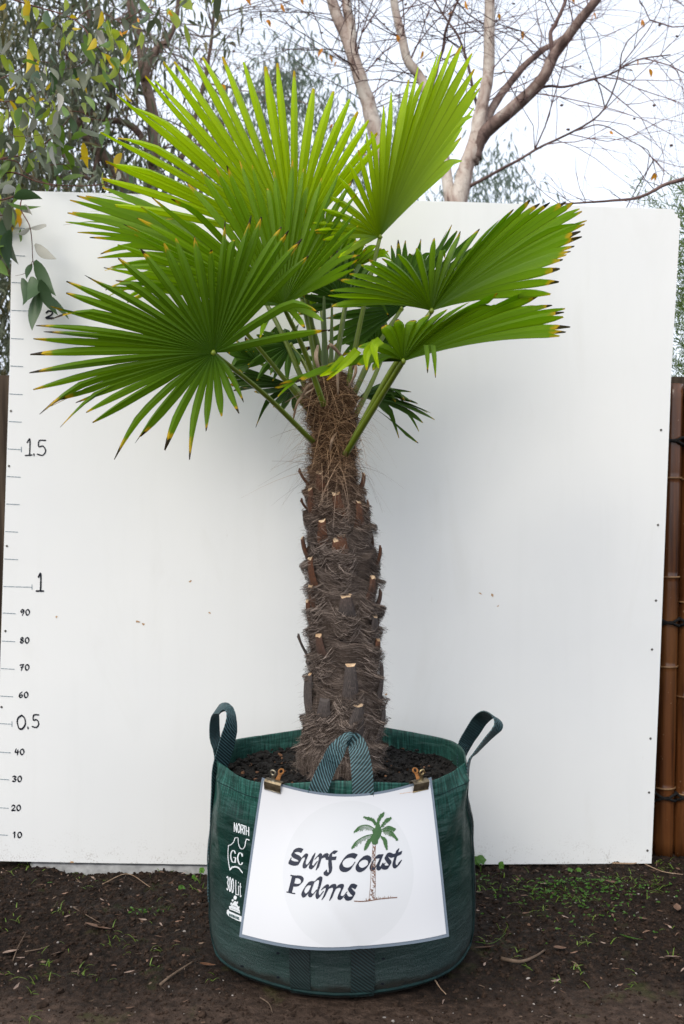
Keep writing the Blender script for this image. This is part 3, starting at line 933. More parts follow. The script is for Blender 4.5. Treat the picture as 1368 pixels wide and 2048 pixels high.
# ---- white print on the bag (photograph coordinates; the sheet hides the rest of it)
def C6(x, y): return (410 + x / 5.12, 1600 + y / 5.12)
LET = {
 'N': [[(0, 1), (0, 0), (1, 1), (1, 0)]],
 'O': [[(.5, 0), (.08, .25), (.05, .6), (.4, 1), (.9, .75), (.95, .3), (.6, 0), (.5, 0)]],
 'R': [[(0, 1), (0, 0), (.7, 0), (.95, .25), (.7, .5), (0, .5)], [(.55, .5), (1, 1)]],
 'T': [[(0, 0), (1, 0)], [(.5, 0), (.5, 1)]],
 'H': [[(0, 0), (0, 1)], [(1, 0), (1, 1)], [(0, .5), (1, .5)]],
 'L': [[(0, 0), (0, 1), (1, 1)]],
 'i': [[(0, .35), (0, 1)], [(0, .08), (0, .12)]],
 't': [[(.4, .1), (.4, 1), (.9, .98)], [(0, .35), (.9, .35)]],
 'e': [[(.1, .65), (.9, .65), (.8, .4), (.4, .35), (.05, .65), (.3, 1), (.9, .95)]],
 'G': [[(.95, .2), (.7, .02), (.3, .08), (.05, .5), (.3, .95), (.75, .98), (.95, .8)], [(.95, .98), (.95, .58), (.65, .58)]],
 'C': [[(.95, .25), (.75, .04), (.35, .06), (.06, .5), (.35, .95), (.75, .97), (.95, .78)], [(.95, .05), (.95, .25)]],
}
def word(chars, r, nib=(0, 0), table=LET, poly=('N', 'R', 'T', 'H', 'L', 'i')):
    out = []
    for ch, x, y, wd, ht, sl in chars:
        for s in table[ch]:
            pts = [C6(x + a * wd, y + b * ht + a * wd * sl) for a, b in s]
            out.append((pts, nib, r, ch not in poly))
    return out
lay('printing', word([('N', 302, 232, 24, 90, .3), ('O', 336, 240, 26, 90, .3), ('R', 370, 252, 26, 88, .3), ('T', 396, 262, 24, 86, .3), ('H', 424, 270, 26, 86, .3)], 0.75), [], bag_bvh, 0.0010, M['white_print'], bag, 0.35)
lay('printing', [([C6(*q) for q in ((308, 388), (340, 388), (345, 440), (360, 486), (388, 500), (410, 472), (425, 405), (455, 410))], (0, 0), .8, True),
    ([C6(*q) for q in ((308, 388), (298, 424), (270, 455), (243, 466))], (0, 0), .8), ([C6(*q) for q in ((243, 466), (238, 560), (245, 640), (257, 712))], (0, 0), .8),
    ([C6(*q) for q in ((257, 712), (290, 686), (340, 690), (385, 740))], (0.1, .9), .7)], [], bag_bvh, 0.0010, M['white_print'], bag, 0.35)
lay('printing', word([('G', 264, 506, 52, 122, .3), ('C', 334, 530, 54, 122, .3)], 0.55, (0.75, 0)), [], bag_bvh, 0.0010, M['white_print'], bag, 0.3)
D3 = dict(LET); D3.update({'3': DIG['3'], '0': DIG['0']})
lay('printing', word([('3', 224, 780, 20, 140, .3), ('0', 250, 790, 20, 142, .3), ('0', 275, 802, 22, 142, .3), ('L', 318, 822, 18, 142, .3), ('i', 346, 830, 8, 142, .3), ('t', 358, 836, 18, 142, .3)], 0.8, table=D3), [], bag_bvh, 0.0010, M['white_print'], bag, 0.3)
circ = lambda x, y, r: [C6(x + r * math.cos(a), y + r * 1.25 * math.sin(a)) for a in np.linspace(0, 5.9, 14)]
wpoly = [circ(312, 998, 17), [C6(*q) for q in ((308, 1032), (318, 1036), (358, 1130), (362, 1165), (252, 1118), (256, 1095))], [C6(*q) for q in ((228, 1128), (240, 1118), (254, 1138), (380, 1192), (380, 1248), (330, 1232), (245, 1188), (226, 1160))]]
for (x, y) in ((286, 1026), (272, 1060), (258, 1094), (331, 1050), (346, 1100)):
    wpoly.append([C6(x - 9, y - 8), C6(x + 9, y - 12), C6(x + 10, y + 8), C6(x - 8, y + 12)])
lay('printing', [], wpoly, bag_bvh, 0.0010, M['white_print'], bag, 0.3, erase=[([C6(262, 1122), C6(355, 1160)], (0, 0), .3), ([C6(262, 1106), C6(352, 1142)], (0, 0), .3), ([C6(290, 1080), C6(330, 1096)], (0, 0), .5)])
WN = {'W': [[(0, 0), (.3, 1), (.5, .3), (.7, 1), (1, 0)]], 'A': [[(0, 1), (.5, 0), (1, 1)], [(.2, .6), (.8, .6)]], 'R': LET['R'], 'N': LET['N'], 'I': [[(.5, 0), (.5, 1)]], 'G': LET['G']}
lay('printing', [(s[0], s[1], s[2], False) for s in word([(c, 252 + 15 * k, 1158 + 6.3 * k, 11, 26, .4) for k, c in enumerate('WARNING')], 0.45, table=WN)], [], bag_bvh, 0.0018, M['dark_print'], bag, 0.25)

# ---- soil inside the bag
mb = MB()
vv, ff, uu = [], [], []
RN, TN = 34, 120
for j in range(RN):
    for i in range(TN):
        th = 2 * math.pi * i / TN
        r = (bag_r(th, 0.5) - 0.006) * (j + 0.02) / (RN - 1)
        x, y = r * math.sin(th), -r * math.cos(th)
        q = Vector((x * 16, y * 16, 3.1))
        z = 0.492 + 0.016 * noise.noise(q) + 0.010 * noise.noise(q * 3.1) + 0.03 * math.exp(-(r / 0.16) ** 2)
        vv.append((BAG_C.x + x, BAG_C.y + y, z))
for j in range(RN - 1):
    for i in range(TN):
        i2 = (i + 1) % TN
        ff.append((j * TN + i, j * TN + i2, (j + 1) * TN + i2, (j + 1) * TN + i))
mb.add(vv, ff)
# lumps of bark and mix lying in it
ico = [(0, 0, 1), (.89, 0, .45), (.28, .85, .45), (-.72, .53, .45), (-.72, -.53, .45), (.28, -.85, .45), (.72, .53, -.45), (-.28, .85, -.45), (-.89, 0, -.45), (-.28, -.85, -.45), (.72, -.53, -.45), (0, 0, -1)]
icof = [(0,1,2),(0,2,3),(0,3,4),(0,4,5),(0,5,1),(1,6,2),(2,7,3),(3,8,4),(4,9,5),(5,10,1),(6,7,2),(7,8,3),(8,9,4),(9,10,5),(10,6,1),(11,7,6),(11,8,7),(11,9,8),(11,10,9),(11,6,10)]
def lump(mb, c, s, rnd, mi=0, flat=1.0):
    rot = Matrix.Rotation(rnd.uniform(0, 6.3), 3, 'Z') @ Matrix.Rotation(rnd.uniform(-.6, .6), 3, 'X')
    sx, sy, sz = s * rnd.uniform(.7, 1.4), s * rnd.uniform(.6, 1.1), s * rnd.uniform(.45, .9) * flat
    vs_ = [Vector(c) + rot @ Vector((v[0] * sx * rnd.uniform(.75, 1.2), v[1] * sy * rnd.uniform(.75, 1.2), v[2] * sz * rnd.uniform(.75, 1.2))) for v in ico]
    mb.add(vs_, icof, None, rnd.random(), mi)
rnd = random.Random(11)
for k in range(1500):
    th, r = rnd.uniform(0, 6.283), 0.36 * math.sqrt(rnd.uniform(0.06, 1))
    c = (BAG_C.x + r * math.sin(th), BAG_C.y - r * math.cos(th), 0.497 + 0.03 * math.exp(-(r / 0.16) ** 2) + rnd.uniform(-.006, .008))
    lump(mb, c, rnd.choice((0.004, 0.006, 0.009)), rnd, 1 if rnd.random() < 0.05 else 0)
tag(mb.build('potting_mix', [M['potting_mix'], M['bark_chip']], None), 'black potting mix with bark chips inside the green bag', kind='stuff')

# ================================================================== laminated sheet clipped to the bag
def paper_mat():
    t = NT('paper')
    uv = t.coord('UV')
    s = t.sep(uv)
    du = t.val('DIVIDE', t.val('SUBTRACT', s[0], 0.515), 0.335)
    dv = t.val('DIVIDE', t.val('SUBTRACT', s[1], 0.52), 0.475)
    d = t.val('ADD', t.val('MULTIPLY', du, du), t.val('MULTIPLY', dv, dv))
    ins = t.val('LESS_THAN', d, 1.0)
    c = t.mix(ins, (0.60, 0.605, 0.625), (0.57, 0.578, 0.595))
    t.bsdf(c, 0.22, 0.45)
    M['paper'] = t.done()
paper_mat()
t = NT('laminate')
t.bsdf((0.15, 0.185, 0.23), 0.2, 0.5)
M['laminate'] = t.done()
sign = empty('laminated_sign', (0.01, 2.58, 0.38))
tag(sign, 'white laminated sheet with palm tree logo and navy lettering clipped to the bag', 'sign')
def sheet_p(u, v, lift=0.0):
    xt = -0.212 + 0.451 * u
    yt = BAG_C.y - math.sqrt(0.402 ** 2 - (xt) ** 2) - 0.004
    zt = 0.574 - 0.026 * math.sin(math.pi * u) - 0.005 * u
    xb = -0.266 + 0.543 * u
    yb = 2.500 + 0.075 * (2 * u - 1) ** 2
    zb = 0.180 - 0.002 * math.sin(math.pi * u)
    e = v ** 1.25
    p = Vector((xt + (xb - xt) * v ** 0.9, yt + (yb - yt) * e, zt + (zb - zt) * v))
    p.y += 0.0035 * math.sin(9 * u + 2 * v) * (.3 + v) + 0.0025 * math.exp(-((u - .22 - .5 * (v - .3)) / .02) ** 2) * v + 0.006 * math.sin(2.2 * u + 5 * v) - 0.004 * math.sin(math.pi * u) * math.sin(math.pi * v)
    if lift:
        return p + Vector((0, -lift, 0))
    return p
def sheet_mesh(u0, u1, v0, v1, lift, nu=44, nv=36, thick=0.0006):
    m = MB()
    vv, uu, ff = [], [], []
    for j in range(nv + 1):
        for i in range(nu + 1):
            u, v = u0 + (u1 - u0) * i / nu, v0 + (v1 - v0) * j / nv
            vv.append(sheet_p(u, v, lift)); uu.append((u, v))
    for j in range(nv):
        for i in range(nu):
            a = j * (nu + 1) + i
            ff.append((a + nu + 1, a + nu + 2, a + 1, a))
    nb = len(vv)
    vv += [p + Vector((0, thick, 0)) for p in vv]; uu += uu
    ff += [tuple(q + nb for q in reversed(f)) for f in list(ff)]
    m.add(vv, ff, uu)
    return m
lam = fix(sheet_mesh(0, 1, 0, 1, 0).build('laminate_border', M['laminate'], sign, smooth=True))
pap = sheet_mesh(0.013, 0.987, 0.016, 0.978, 0.0016)
paper = fix(pap.build('paper', M['paper'], sign, smooth=True))
pb = BVHTree.FromPolygons([sheet_p(i / 60, j / 60, 0.0016) for j in range(61) for i in range(61)], [((j + 1) * 61 + i, (j + 1) * 61 + i + 1, j * 61 + i + 1, j * 61 + i) for j in range(60) for i in range(60)])
def C5(x, y): return (540 + x / 3.8, 1600 + y / 3.8)
NIB = (2.0, -4.7)
NS = (1.7, -4.3)
def pen(pts, nib=NIB, r=0.85): return ([C5(*q) for q in pts], nib, r, True)
letters = [
 [pen([(244, 386), (218, 378), (188, 386), (172, 404), (186, 424), (218, 440), (230, 460), (214, 480), (180, 482), (152, 470), (155, 452)], (1.9, -3.4))],
 [pen([(250, 432), (268, 420), (278, 432), (262, 474), (262, 502), (284, 498), (316, 450), (334, 416)], (2.4, -3.2)), pen([(334, 416), (316, 470), (308, 504), (328, 510), (350, 478)], (2.5, -3.0))],
 [pen([(350, 440), (372, 418), (384, 430), (372, 480), (360, 520)], (2.5, -2.9)), pen([(372, 476), (396, 434), (424, 420), (436, 430)], (2.4, -3.7))],
 [pen([(502, 398), (478, 396), (462, 414), (456, 470), (460, 530), (448, 564), (424, 558), (420, 542)], (2.7, -2.6)), pen([(428, 440), (462, 444), (500, 442)], (0.7, -2.8))],
 [pen([(654, 430), (624, 420), (584, 430), (552, 462), (538, 496), (552, 524), (586, 530), (618, 512), (636, 486)], (2.5, -3.8))],
 [pen([(702, 444), (732, 436), (756, 452), (750, 488), (720, 520), (688, 532), (664, 514), (668, 480), (702, 444)], (2.4, -3.7))],
 [pen([(846, 428), (812, 432), (782, 466), (768, 504), (782, 526), (812, 496), (844, 434)], (2.2, -3.4)), pen([(850, 424), (828, 480), (820, 512), (840, 520), (866, 490)], (2.4, -3.0))],
 [pen([(928, 424), (900, 414), (880, 428), (894, 456), (912, 482), (896, 510), (866, 512), (850, 492)], (2.0, -3.4))],
 [pen([(970, 378), (956, 426), (942, 478), (948, 504), (968, 502), (990, 466)], (2.4, -2.4)), pen([(930, 424), (966, 414), (998, 400)], (0.8, -2.8))],
 [([C5(182, 582), C5(152, 702)], (3.3, .8), 0.6, False), pen([(128, 698), (160, 706), (190, 711)], (0.3, -.6), 0.6), pen([(158, 573), (182, 577), (216, 578)], (0.3, -.8), 0.6), pen([(198, 582), (232, 588), (246, 610), (232, 638), (200, 648), (174, 642)], (2.2, -2.2), 0.6)],
 [pen([(326, 632), (292, 636), (262, 672), (250, 706), (264, 726), (294, 698), (326, 638)], (2.2, -3.4)), pen([(328, 630), (308, 684), (302, 716), (320, 724), (346, 694)], (2.4, -3.0))],
 [pen([(352, 608), (374, 594), (386, 606), (374, 660), (358, 712), (370, 738), (398, 704)], (2.5, -2.9))],
 [pen([(400, 672), (424, 654), (436, 664), (420, 712), (404, 746)], (2.5, -2.9)), pen([(420, 712), (448, 666), (480, 652), (492, 664), (476, 712), (462, 750)], (2.5, -3.2)), pen([(476, 712), (504, 666), (536, 652), (550, 664), (530, 712), (526, 738), (548, 742), (576, 710)], (2.5, -3.2))],
 [pen([(654, 662), (626, 650), (602, 662), (616, 692), (638, 718), (622, 744), (590, 748), (572, 728)], (2.0, -3.4))],
]
for st in letters:
    lay('letter', st, [], pb, 0.0006, M['logo_navy'], sign, 0.3, 5)
# palm drawing
arcs = [[(800, 222), (742, 192), (682, 200), (640, 240)], [(795, 258), (722, 275), (655, 315), (622, 360)], [(812, 202), (782, 152), (714, 126)], [(816, 190), (830, 140), (864, 94)],
        [(836, 216), (880, 160), (918, 132)], [(846, 226), (900, 200), (952, 218)], [(846, 236), (920, 238), (970, 298)], [(836, 268), (868, 300), (888, 370)], [(792, 268), (752, 312), (720, 374)]]
gs = []
rr = random.Random(5)
for a in arcs:
    gs.append(([C5(*q) for q in a], (0, 0), 1.0, True))
    sp = spline([Vector((q[0], q[1], 0)) for q in a], 22)
    for k, p in enumerate(sp[2:]):
        f = (k + 2) / 21
        ln = 46 * math.sin(math.pi * (0.15 + 0.78 * f)) * rr.uniform(.65, 1.05)
        d = (sp[min(k + 3, 21)] - sp[k + 1]).normalized()
        if a[-1][1] < 140 or a[-1][1] > 365:                              # upright or hanging fronds: barbs on both sides
            for sg in (-1, 1):
                q = p + d * (ln * .45) + Vector((-d.y, d.x, 0)) * (sg * ln * .34) + Vector((0, 5, 0))
                gs.append(([C5(p.x, p.y), C5(q.x, q.y)], (0, 0), 0.6, False))
        else:
            q = p + d * (ln * .3) + Vector((0, ln * .9, 0))
            gs.append(([C5(p.x, p.y), C5(q.x, q.y)], (0, 0), 0.6, False))
lay('palm_drawing', gs, [[C5(*q) for q in ((806, 172), (830, 176), (842, 210), (850, 240), (838, 280), (822, 304), (820, 330), (800, 342), (778, 336), (770, 312), (786, 286), (768, 300), (762, 280), (782, 256), (776, 228), (798, 212))]], pb, 0.0006, M['logo_green'], sign, 0.35, 5)
ts = [([C5(*q) for q in ((782, 338), (776, 430), (768, 540), (762, 660), (752, 756))], (0, 0), .45, True), ([C5(*q) for q in ((802, 338), (798, 430), (800, 540), (800, 660), (796, 752))], (0, 0), .45, True)]
for k in range(46):
    y = 350 + 400 * k / 46
    f = (y - 338) / 418
    xl, xr = 782 - 30 * f, 802 - 4 * f
    a = rr.uniform(xl, xr - 4); b = min(xr, a + rr.uniform(5, 16))
    ts.append(([C5(a, y), C5((a + b) / 2, y + rr.uniform(5, 14)), C5(b, y + rr.uniform(-3, 8))], (0, 0), rr.uniform(.4, .9), True))
ts.append(([C5(*q) for q in ((640, 768), (700, 770), (760, 764), (830, 752), (900, 745), (965, 740))], (0, .5), .5, True))
for k in range(22):
    x = rr.uniform(730, 940); y = 768 - (x - 700) * 0.1
    ts.append(([C5(x, y), C5(x + rr.uniform(-6, 6), y - rr.uniform(6, 20))], (0, 0), .45, False))
lay('palm_drawing', ts, [], pb, 0.0006, M['logo_brown'], sign, 0.3, 5)
lay('rust_mark', [([(621, 1578), (634, 1580)], (0, 0), 1.2)], [], pb, 0.0006, M['rust_stain'], sign, 0.4)
lay('rust_mark', [([(800 + 3 * k, 1587 - k * .4), (801.5 + 3 * k, 1587 - k * .4)], (0, 0), .45) for k in range(9)], [], pb, 0.0006, M['rust_stain'], sign, 0.3)

# ================================================================== bulldog clips
def clip(px, py, u, label, mt, mt2, tilt):
    base = sheet_p(u, 0.0)
    tx = (sheet_p(min(1, u + .05), 0) - sheet_p(max(0, u - .05), 0)); tx.z = 0; tx.normalize()
    ny = Vector((0, 0, 1)).cross(tx); ny.normalize()               # into the bag
    root = empty('bulldog_clip', base)
    tag(root, label, 'clip', 'bulldog clips holding the laminated sheet')
    rot = Matrix((tx, ny, Vector((0, 0, 1)))).transposed() @ Matrix.Rotation(tilt, 3, 'Y')
    root.rotation_euler = rot.to_euler()
    hw = 0.0245
    # spring body: bent plate, section open at the bottom
    sec = [(-0.0036, -0.0230), (-0.0062, -0.0235), (-0.0066, -0.0200), (-0.0105, -0.010), (-0.0120, -0.002), (-0.0085, 0.0035), (0, 0.0050), (0.0085, 0.0035), (0.0120, -0.002), (0.0105, -0.010), (0.0066, -0.0200), (0.0062, -0.0235), (0.0036, -0.0230)]
    m = MB()
    k = len(sec)
    vv = []
    for s in (-1, 1):
        for (a, b) in sec: vv.append((s * hw, a, b))
        for (a, b) in sec: vv.append((s * hw, a * 0.86, b - 0.0008 if b > 0 else b + .0004))
    ff = []
    for i in range(k - 1):
        ff += [(i, i + 1, 2 * k + i + 1, 2 * k + i), (k + i + 1, k + i, 3 * k + i, 3 * k + i + 1), (i + 1, i, k + i, k + i + 1), (2 * k + i, 2 * k + i + 1, 3 * k + i + 1, 3 * k + i)]
    m.add(vv, ff)
    m.build('jaw', M['clip_dark'], root)
    m = MB(); tube(m, [Vector((-hw, -0.0052, -0.0235)), Vector((hw, -0.0052, -0.0235))], 0.0016, 8); m.build('jaw_lip', mt, root, smooth=True)
    for s, mm in ((-1, mt), (1, mt2)):
        m = MB()
        ang = R(12) if s < 0 else R(38)
        up = Vector((0.008 * (1 if s > 0 else 0), s * math.sin(ang), math.cos(ang))).normalized()
        st = Vector((0.0 if s < 0 else 0.004, s * 0.0085, 0.002))
        side = Vector((1, 0, 0))
        nn = up.cross(side)
        vv, ff = [], []
        rows = [(0.0, .0085), (.006, .006), (.014, .0050), (.019, .0058)]
        for q, hwid in rows:
            for a, b in ((-1, -1), (1, -1), (1, 1), (-1, 1)):
                vv.append(st + up * q + side * (a * hwid) + nn * (b * 0.0007))
        for i in range(len(rows) - 1):
            for e in range(4): ff.append((i * 4 + e, i * 4 + (e + 1) % 4, i * 4 + 4 + (e + 1) % 4, i * 4 + 4 + e))
        m.add(vv, ff)
        # eye ring
        c = st + up * 0.026
        ring = []
        for i in range(21):
            an = 2 * math.pi * i / 20
            ring.append(c + side * (0.0068 * math.cos(an)) + up * (0.0068 * math.sin(an)))
        tube(m, ring, 0.0026, 8, cap=False)
        m.build('finger_lever', mm, root, smooth=True)
    return root
clip(553, 1570, 0.075, 'silver bulldog clip at the top left of the white sheet', M['clip_steel'], M['clip_rust'], R(8))
clip(838, 1572, 0.925, 'brassy bulldog clip at the top right of the white sheet', M['clip_brass'], M['clip_rust'], R(-2))

# ================================================================== the palm
TY = 2.985
palm = empty('windmill_palm', (0.0, TY, 0.5))
tag(palm, 'windmill palm with hairy fibrous trunk and wide fan leaves in a green bag', 'palm tree')
prof = [(1580, 677, 97), (1545, 677, 96), (1490, 680, 84), (1450, 688, 77), (1400, 691, 75), (1340, 692, 72), (1300, 690, 69), (1240, 687, 71), (1180, 686, 72), (1110, 684, 73), (1070, 680, 70), (1030, 675, 63), (980, 669, 55), (935, 665, 50), (890, 668, 47), (850, 666, 50), (810, 661, 58), (785, 661, 56), (765, 660, 44), (745, 659, 28)]
tz = [P(0, y, TY).z for y, _, _ in prof][::1]
tcx = [(x - 684) * TY / FPX for _, x, _ in prof]
trr = [h * TY / FPX * float(np.interp(y, [900, 1000, 1080, 1160], [.82, .82, .86, .92])) for y, _, h in prof]
def trunk_c(z): return float(np.interp(z, tz, tcx))
def trunk_r(z): return float(np.interp(z, tz, trr))
def mat_wave(th, z):
    """Overlapping fibre mats: scalloped ledges that wind up the trunk."""
    s = z * 14.5 + th / (2 * math.pi) * 2 + 0.55 * noise.noise(Vector((math.cos(th) * 1.6, math.sin(th) * 1.6, z * 6)))
    f = s - math.floor(s)
    return f ** 1.6                                     # 0 under a ledge .. 1 at its lip
def trunk_p(th, z, lift=0.0):
    r = trunk_r(z)
    r *= 0.83 + 0.22 * mat_wave(th, z)
    r += 0.006 * noise.noise(Vector((math.cos(th) * 4, math.sin(th) * 4, z * 30)))
    r += lift
    return Vector((trunk_c(z) + r * math.sin(th), TY - r * math.cos(th), z))
mb = MB()
NTH, NZ = 72, 190
z0, z1 = tz[0], tz[-1]
vv, ff = [], []
for j in range(NZ):
    z = z0 + (z1 - z0) * j / (NZ - 1)
    for i in range(NTH): vv.append(trunk_p(2 * math.pi * i / NTH, z))
for j in range(NZ - 1):
    for i in range(NTH):
        i2 = (i + 1) % NTH
        ff.append((j * NTH + i, j * NTH + i2, (j + 1) * NTH + i2, (j + 1) * NTH + i))
ff.append(tuple((NZ - 1) * NTH + i for i in range(NTH)))
mb.add(vv, ff)
trunk = fix(mb.build('trunk', M['trunk_core'], palm, smooth=True))

# ---- fibre: thousands of fine hairs lying round the trunk, a few standing off it
def hair(mb, pts, w0, tone):
    n = len(pts)
    vv, ff = [], []
    for i, p in enumerate(pts):
        d = (pts[min(i + 1, n - 1)] - pts[max(i - 1, 0)]).normalized()
        view = (p - Vector((trunk_c(p.z), TY, p.z)))
        s = d.cross(view)
        if s.length < 1e-6: s = d.orthogonal()
        s.normalize()
        ww = w0 * (1 - 0.65 * i / (n - 1))
        vv += [p - s * ww, p + s * ww]
    for i in range(n - 1): ff.append((2 * i, 2 * i + 1, 2 * i + 3, 2 * i + 2))
    mb.add(vv, ff, None, tone)
fib = MB()
hr = random.Random(21)
def flow(th, z):
    return 0.9 * noise.noise(Vector((math.cos(th) * 1.8, math.sin(th) * 1.8, z * 7 + 20)))
def clump(th, z):
    return 0.5 + 0.9 * noise.noise(Vector((math.cos(th) * 5, math.sin(th) * 5, z * 26)))
for k in range(38000):
    z = hr.uniform(tz[0] + 0.03, 1.42)
    th = hr.uniform(-math.pi, math.pi) if hr.random() < 0.25 else hr.gauss(0, 0.95)
    ln = hr.uniform(0.03, 0.11)
    dirn = hr.choice((-1, 1))
    stand = hr.random() < 0.07
    own = hr.gauss(0, 0.16); l0 = hr.uniform(0.0, 0.007); st = hr.uniform(0.008, 0.03)
    pts = []
    a_, z_ = th, z
    for i in range(6):
        f = i / 5
        pts.append(trunk_p(a_, min(max(z_, tz[0] + .004), 1.5), l0 + (st * f * f if stand else 0.003 * math.sin(math.pi * f))))
        a_ += dirn * ln / 5 / max(trunk_r(z_), .05)
        z_ += dirn * (flow(a_, z_) + own) * ln / 5 - (0.004 * f if stand else 0)
    tone = max(0.0, min(1.0, 0.55 * clump(th, z) + 0.45 * hr.random() ** 1.4))
    hair(fib, pts, hr.uniform(0.00025, 0.0006), tone)
# fine hairs that leave the silhouette
for k in range(3200):
    z = hr.uniform(tz[0] + 0.05, 1.40)
    th = hr.choice((-1, 1)) * hr.uniform(0.9, 2.0)
    p0 = trunk_p(th, z, 0.0)
    out = Vector((math.sin(th), -math.cos(th), 0))
    tang = Vector((math.cos(th), math.sin(th), 0))
    ln = hr.uniform(0.015, 0.055)
    d = (out * hr.uniform(.3, 1) + tang * hr.gauss(0, .5) + Vector((0, 0, hr.gauss(0.05, .5)))).normalized()
    pts = [p0 + d * (ln * i / 4) + Vector((0, 0, -1)) * (ln * 0.35 * (i / 4) ** 2) + tang * (hr.gauss(0, 0.004) * (i / 4)) for i in range(5)]
    hair(fib, pts, hr.uniform(0.0002, 0.0005), hr.random() * 0.9)
# skirt of fibre over the soil
for k in range(3000):
    th = hr.uniform(-1.7, 1.7)
    z = hr.uniform(tz[0] + 0.06, tz[0] + 0.22)
    ln = hr.uniform(0.04, 0.11)
    p0 = trunk_p(th, z, 0.004)
    out = Vector((math.sin(th), -math.cos(th), 0)); tang = Vector((math.cos(th), math.sin(th), 0))
    sw = hr.gauss(0, 0.25)
    pts = [trunk_p(th + sw * f * 0.4, max(tz[0] + 0.003, z - ln * f), 0.004 + 0.012 * f) for f in (0, .25, .5, .75, 1)]
    hair(fib, pts, hr.uniform(0.0003, 0.0006), hr.random())
tag(fix(fib.build('trunk_fibre', M['fibre'], palm, tone=True)), 'grey brown hairy fibre wrapped round the trunk', kind='stuff')

# ---- crown fibre: a looser, browner mat with long curling strands
fib = MB()
for k in range(9000):
    z = hr.uniform(1.36, tz[-1] - 0.005)
    th = hr.uniform(-math.pi, math.pi) if hr.random() < .3 else hr.gauss(0, 1)
    ln = hr.uniform(0.03, 0.10)
    r = max(trunk_r(z), 0.04)
    slope = hr.gauss(0.1, 0.7)
    dirn = hr.choice((-1, 1))
    cu = hr.gauss(0, 0.03); l0 = hr.uniform(0, 0.008)
    st = hr.uniform(0.01, 0.03) if hr.random() < 0.2 else 0.004
    pts = []
    for i in range(6):
        f = i / 5
        zz = min(max(z + slope * ln * f + cu * f * f, 1.3), tz[-1])
        pts.append(trunk_p(th + dirn * ln * f / r, zz, l0 + st * math.sin(math.pi * f * 0.8)))
    hair(fib, pts, hr.uniform(0.0003, 0.0010), hr.random() ** 1.5)
for k in range(420):
    z = hr.uniform(1.38, tz[-1])
    th = hr.gauss(0, 1.2) - 0.25
    p0 = trunk_p(th, z, 0.0)
    out = Vector((math.sin(th), -math.cos(th), 0)); tang = Vector((math.cos(th), math.sin(th), 0))
    ln = hr.uniform(0.05, 0.16)
    d = (out + tang * hr.gauss(0, .7) + Vector((0, 0, hr.gauss(0.5, .7)))).normalized()
    g = hr.uniform(.3, 1.3); sw = hr.gauss(0, .3)
    pts = [p0 + d * (ln * f) + Vector((0, 0, -g * ln * f * f)) + tang * (sw * ln * f * f) for f in (0, .17, .33, .5, .67, .83, 1)]
    hair(fib, pts, hr.uniform(0.0003, 0.0009), 0.3 + 0.7 * hr.random())
tag(fix(fib.build('crown_fibre', M['fibre'], palm, tone=True)), 'loose brown fibre at the top of the trunk', kind='stuff')

# ---- papery dead sheath strips
for (a, b, c, wd) in (((600, 800), (618, 770), (640, 762), .006), ((585, 845), (598, 800), (630, 775), .005), ((660, 905), (664, 880), (675, 862), .005), ((655, 700), (662, 690), (690, 720), .007), ((570, 805), (600, 790), (625, 800), .004), ((697, 775), (712, 740), (700, 700), .006), ((640, 745), (632, 715), (636, 690), .008), ((676, 790), (676, 745), (690, 722), .006), ((705, 740), (712, 715), (728, 712), .007)):
    pts = spline([P(a[0], a[1], 2.88), P(b[0], b[1], 2.87), P(c[0], c[1], 2.92)], 10)
    m = MB(); ribbon(m, pts, [wd * (0.35 + 1.2 * math.sin(math.pi * (0.1 + 0.8 * i / 9))) for i in range(10)], [Vector((1, 0.5, 0.3))] * 10, 0.0004)
    fix(m.build('dead_sheath', M['sheath'], palm, smooth=True))

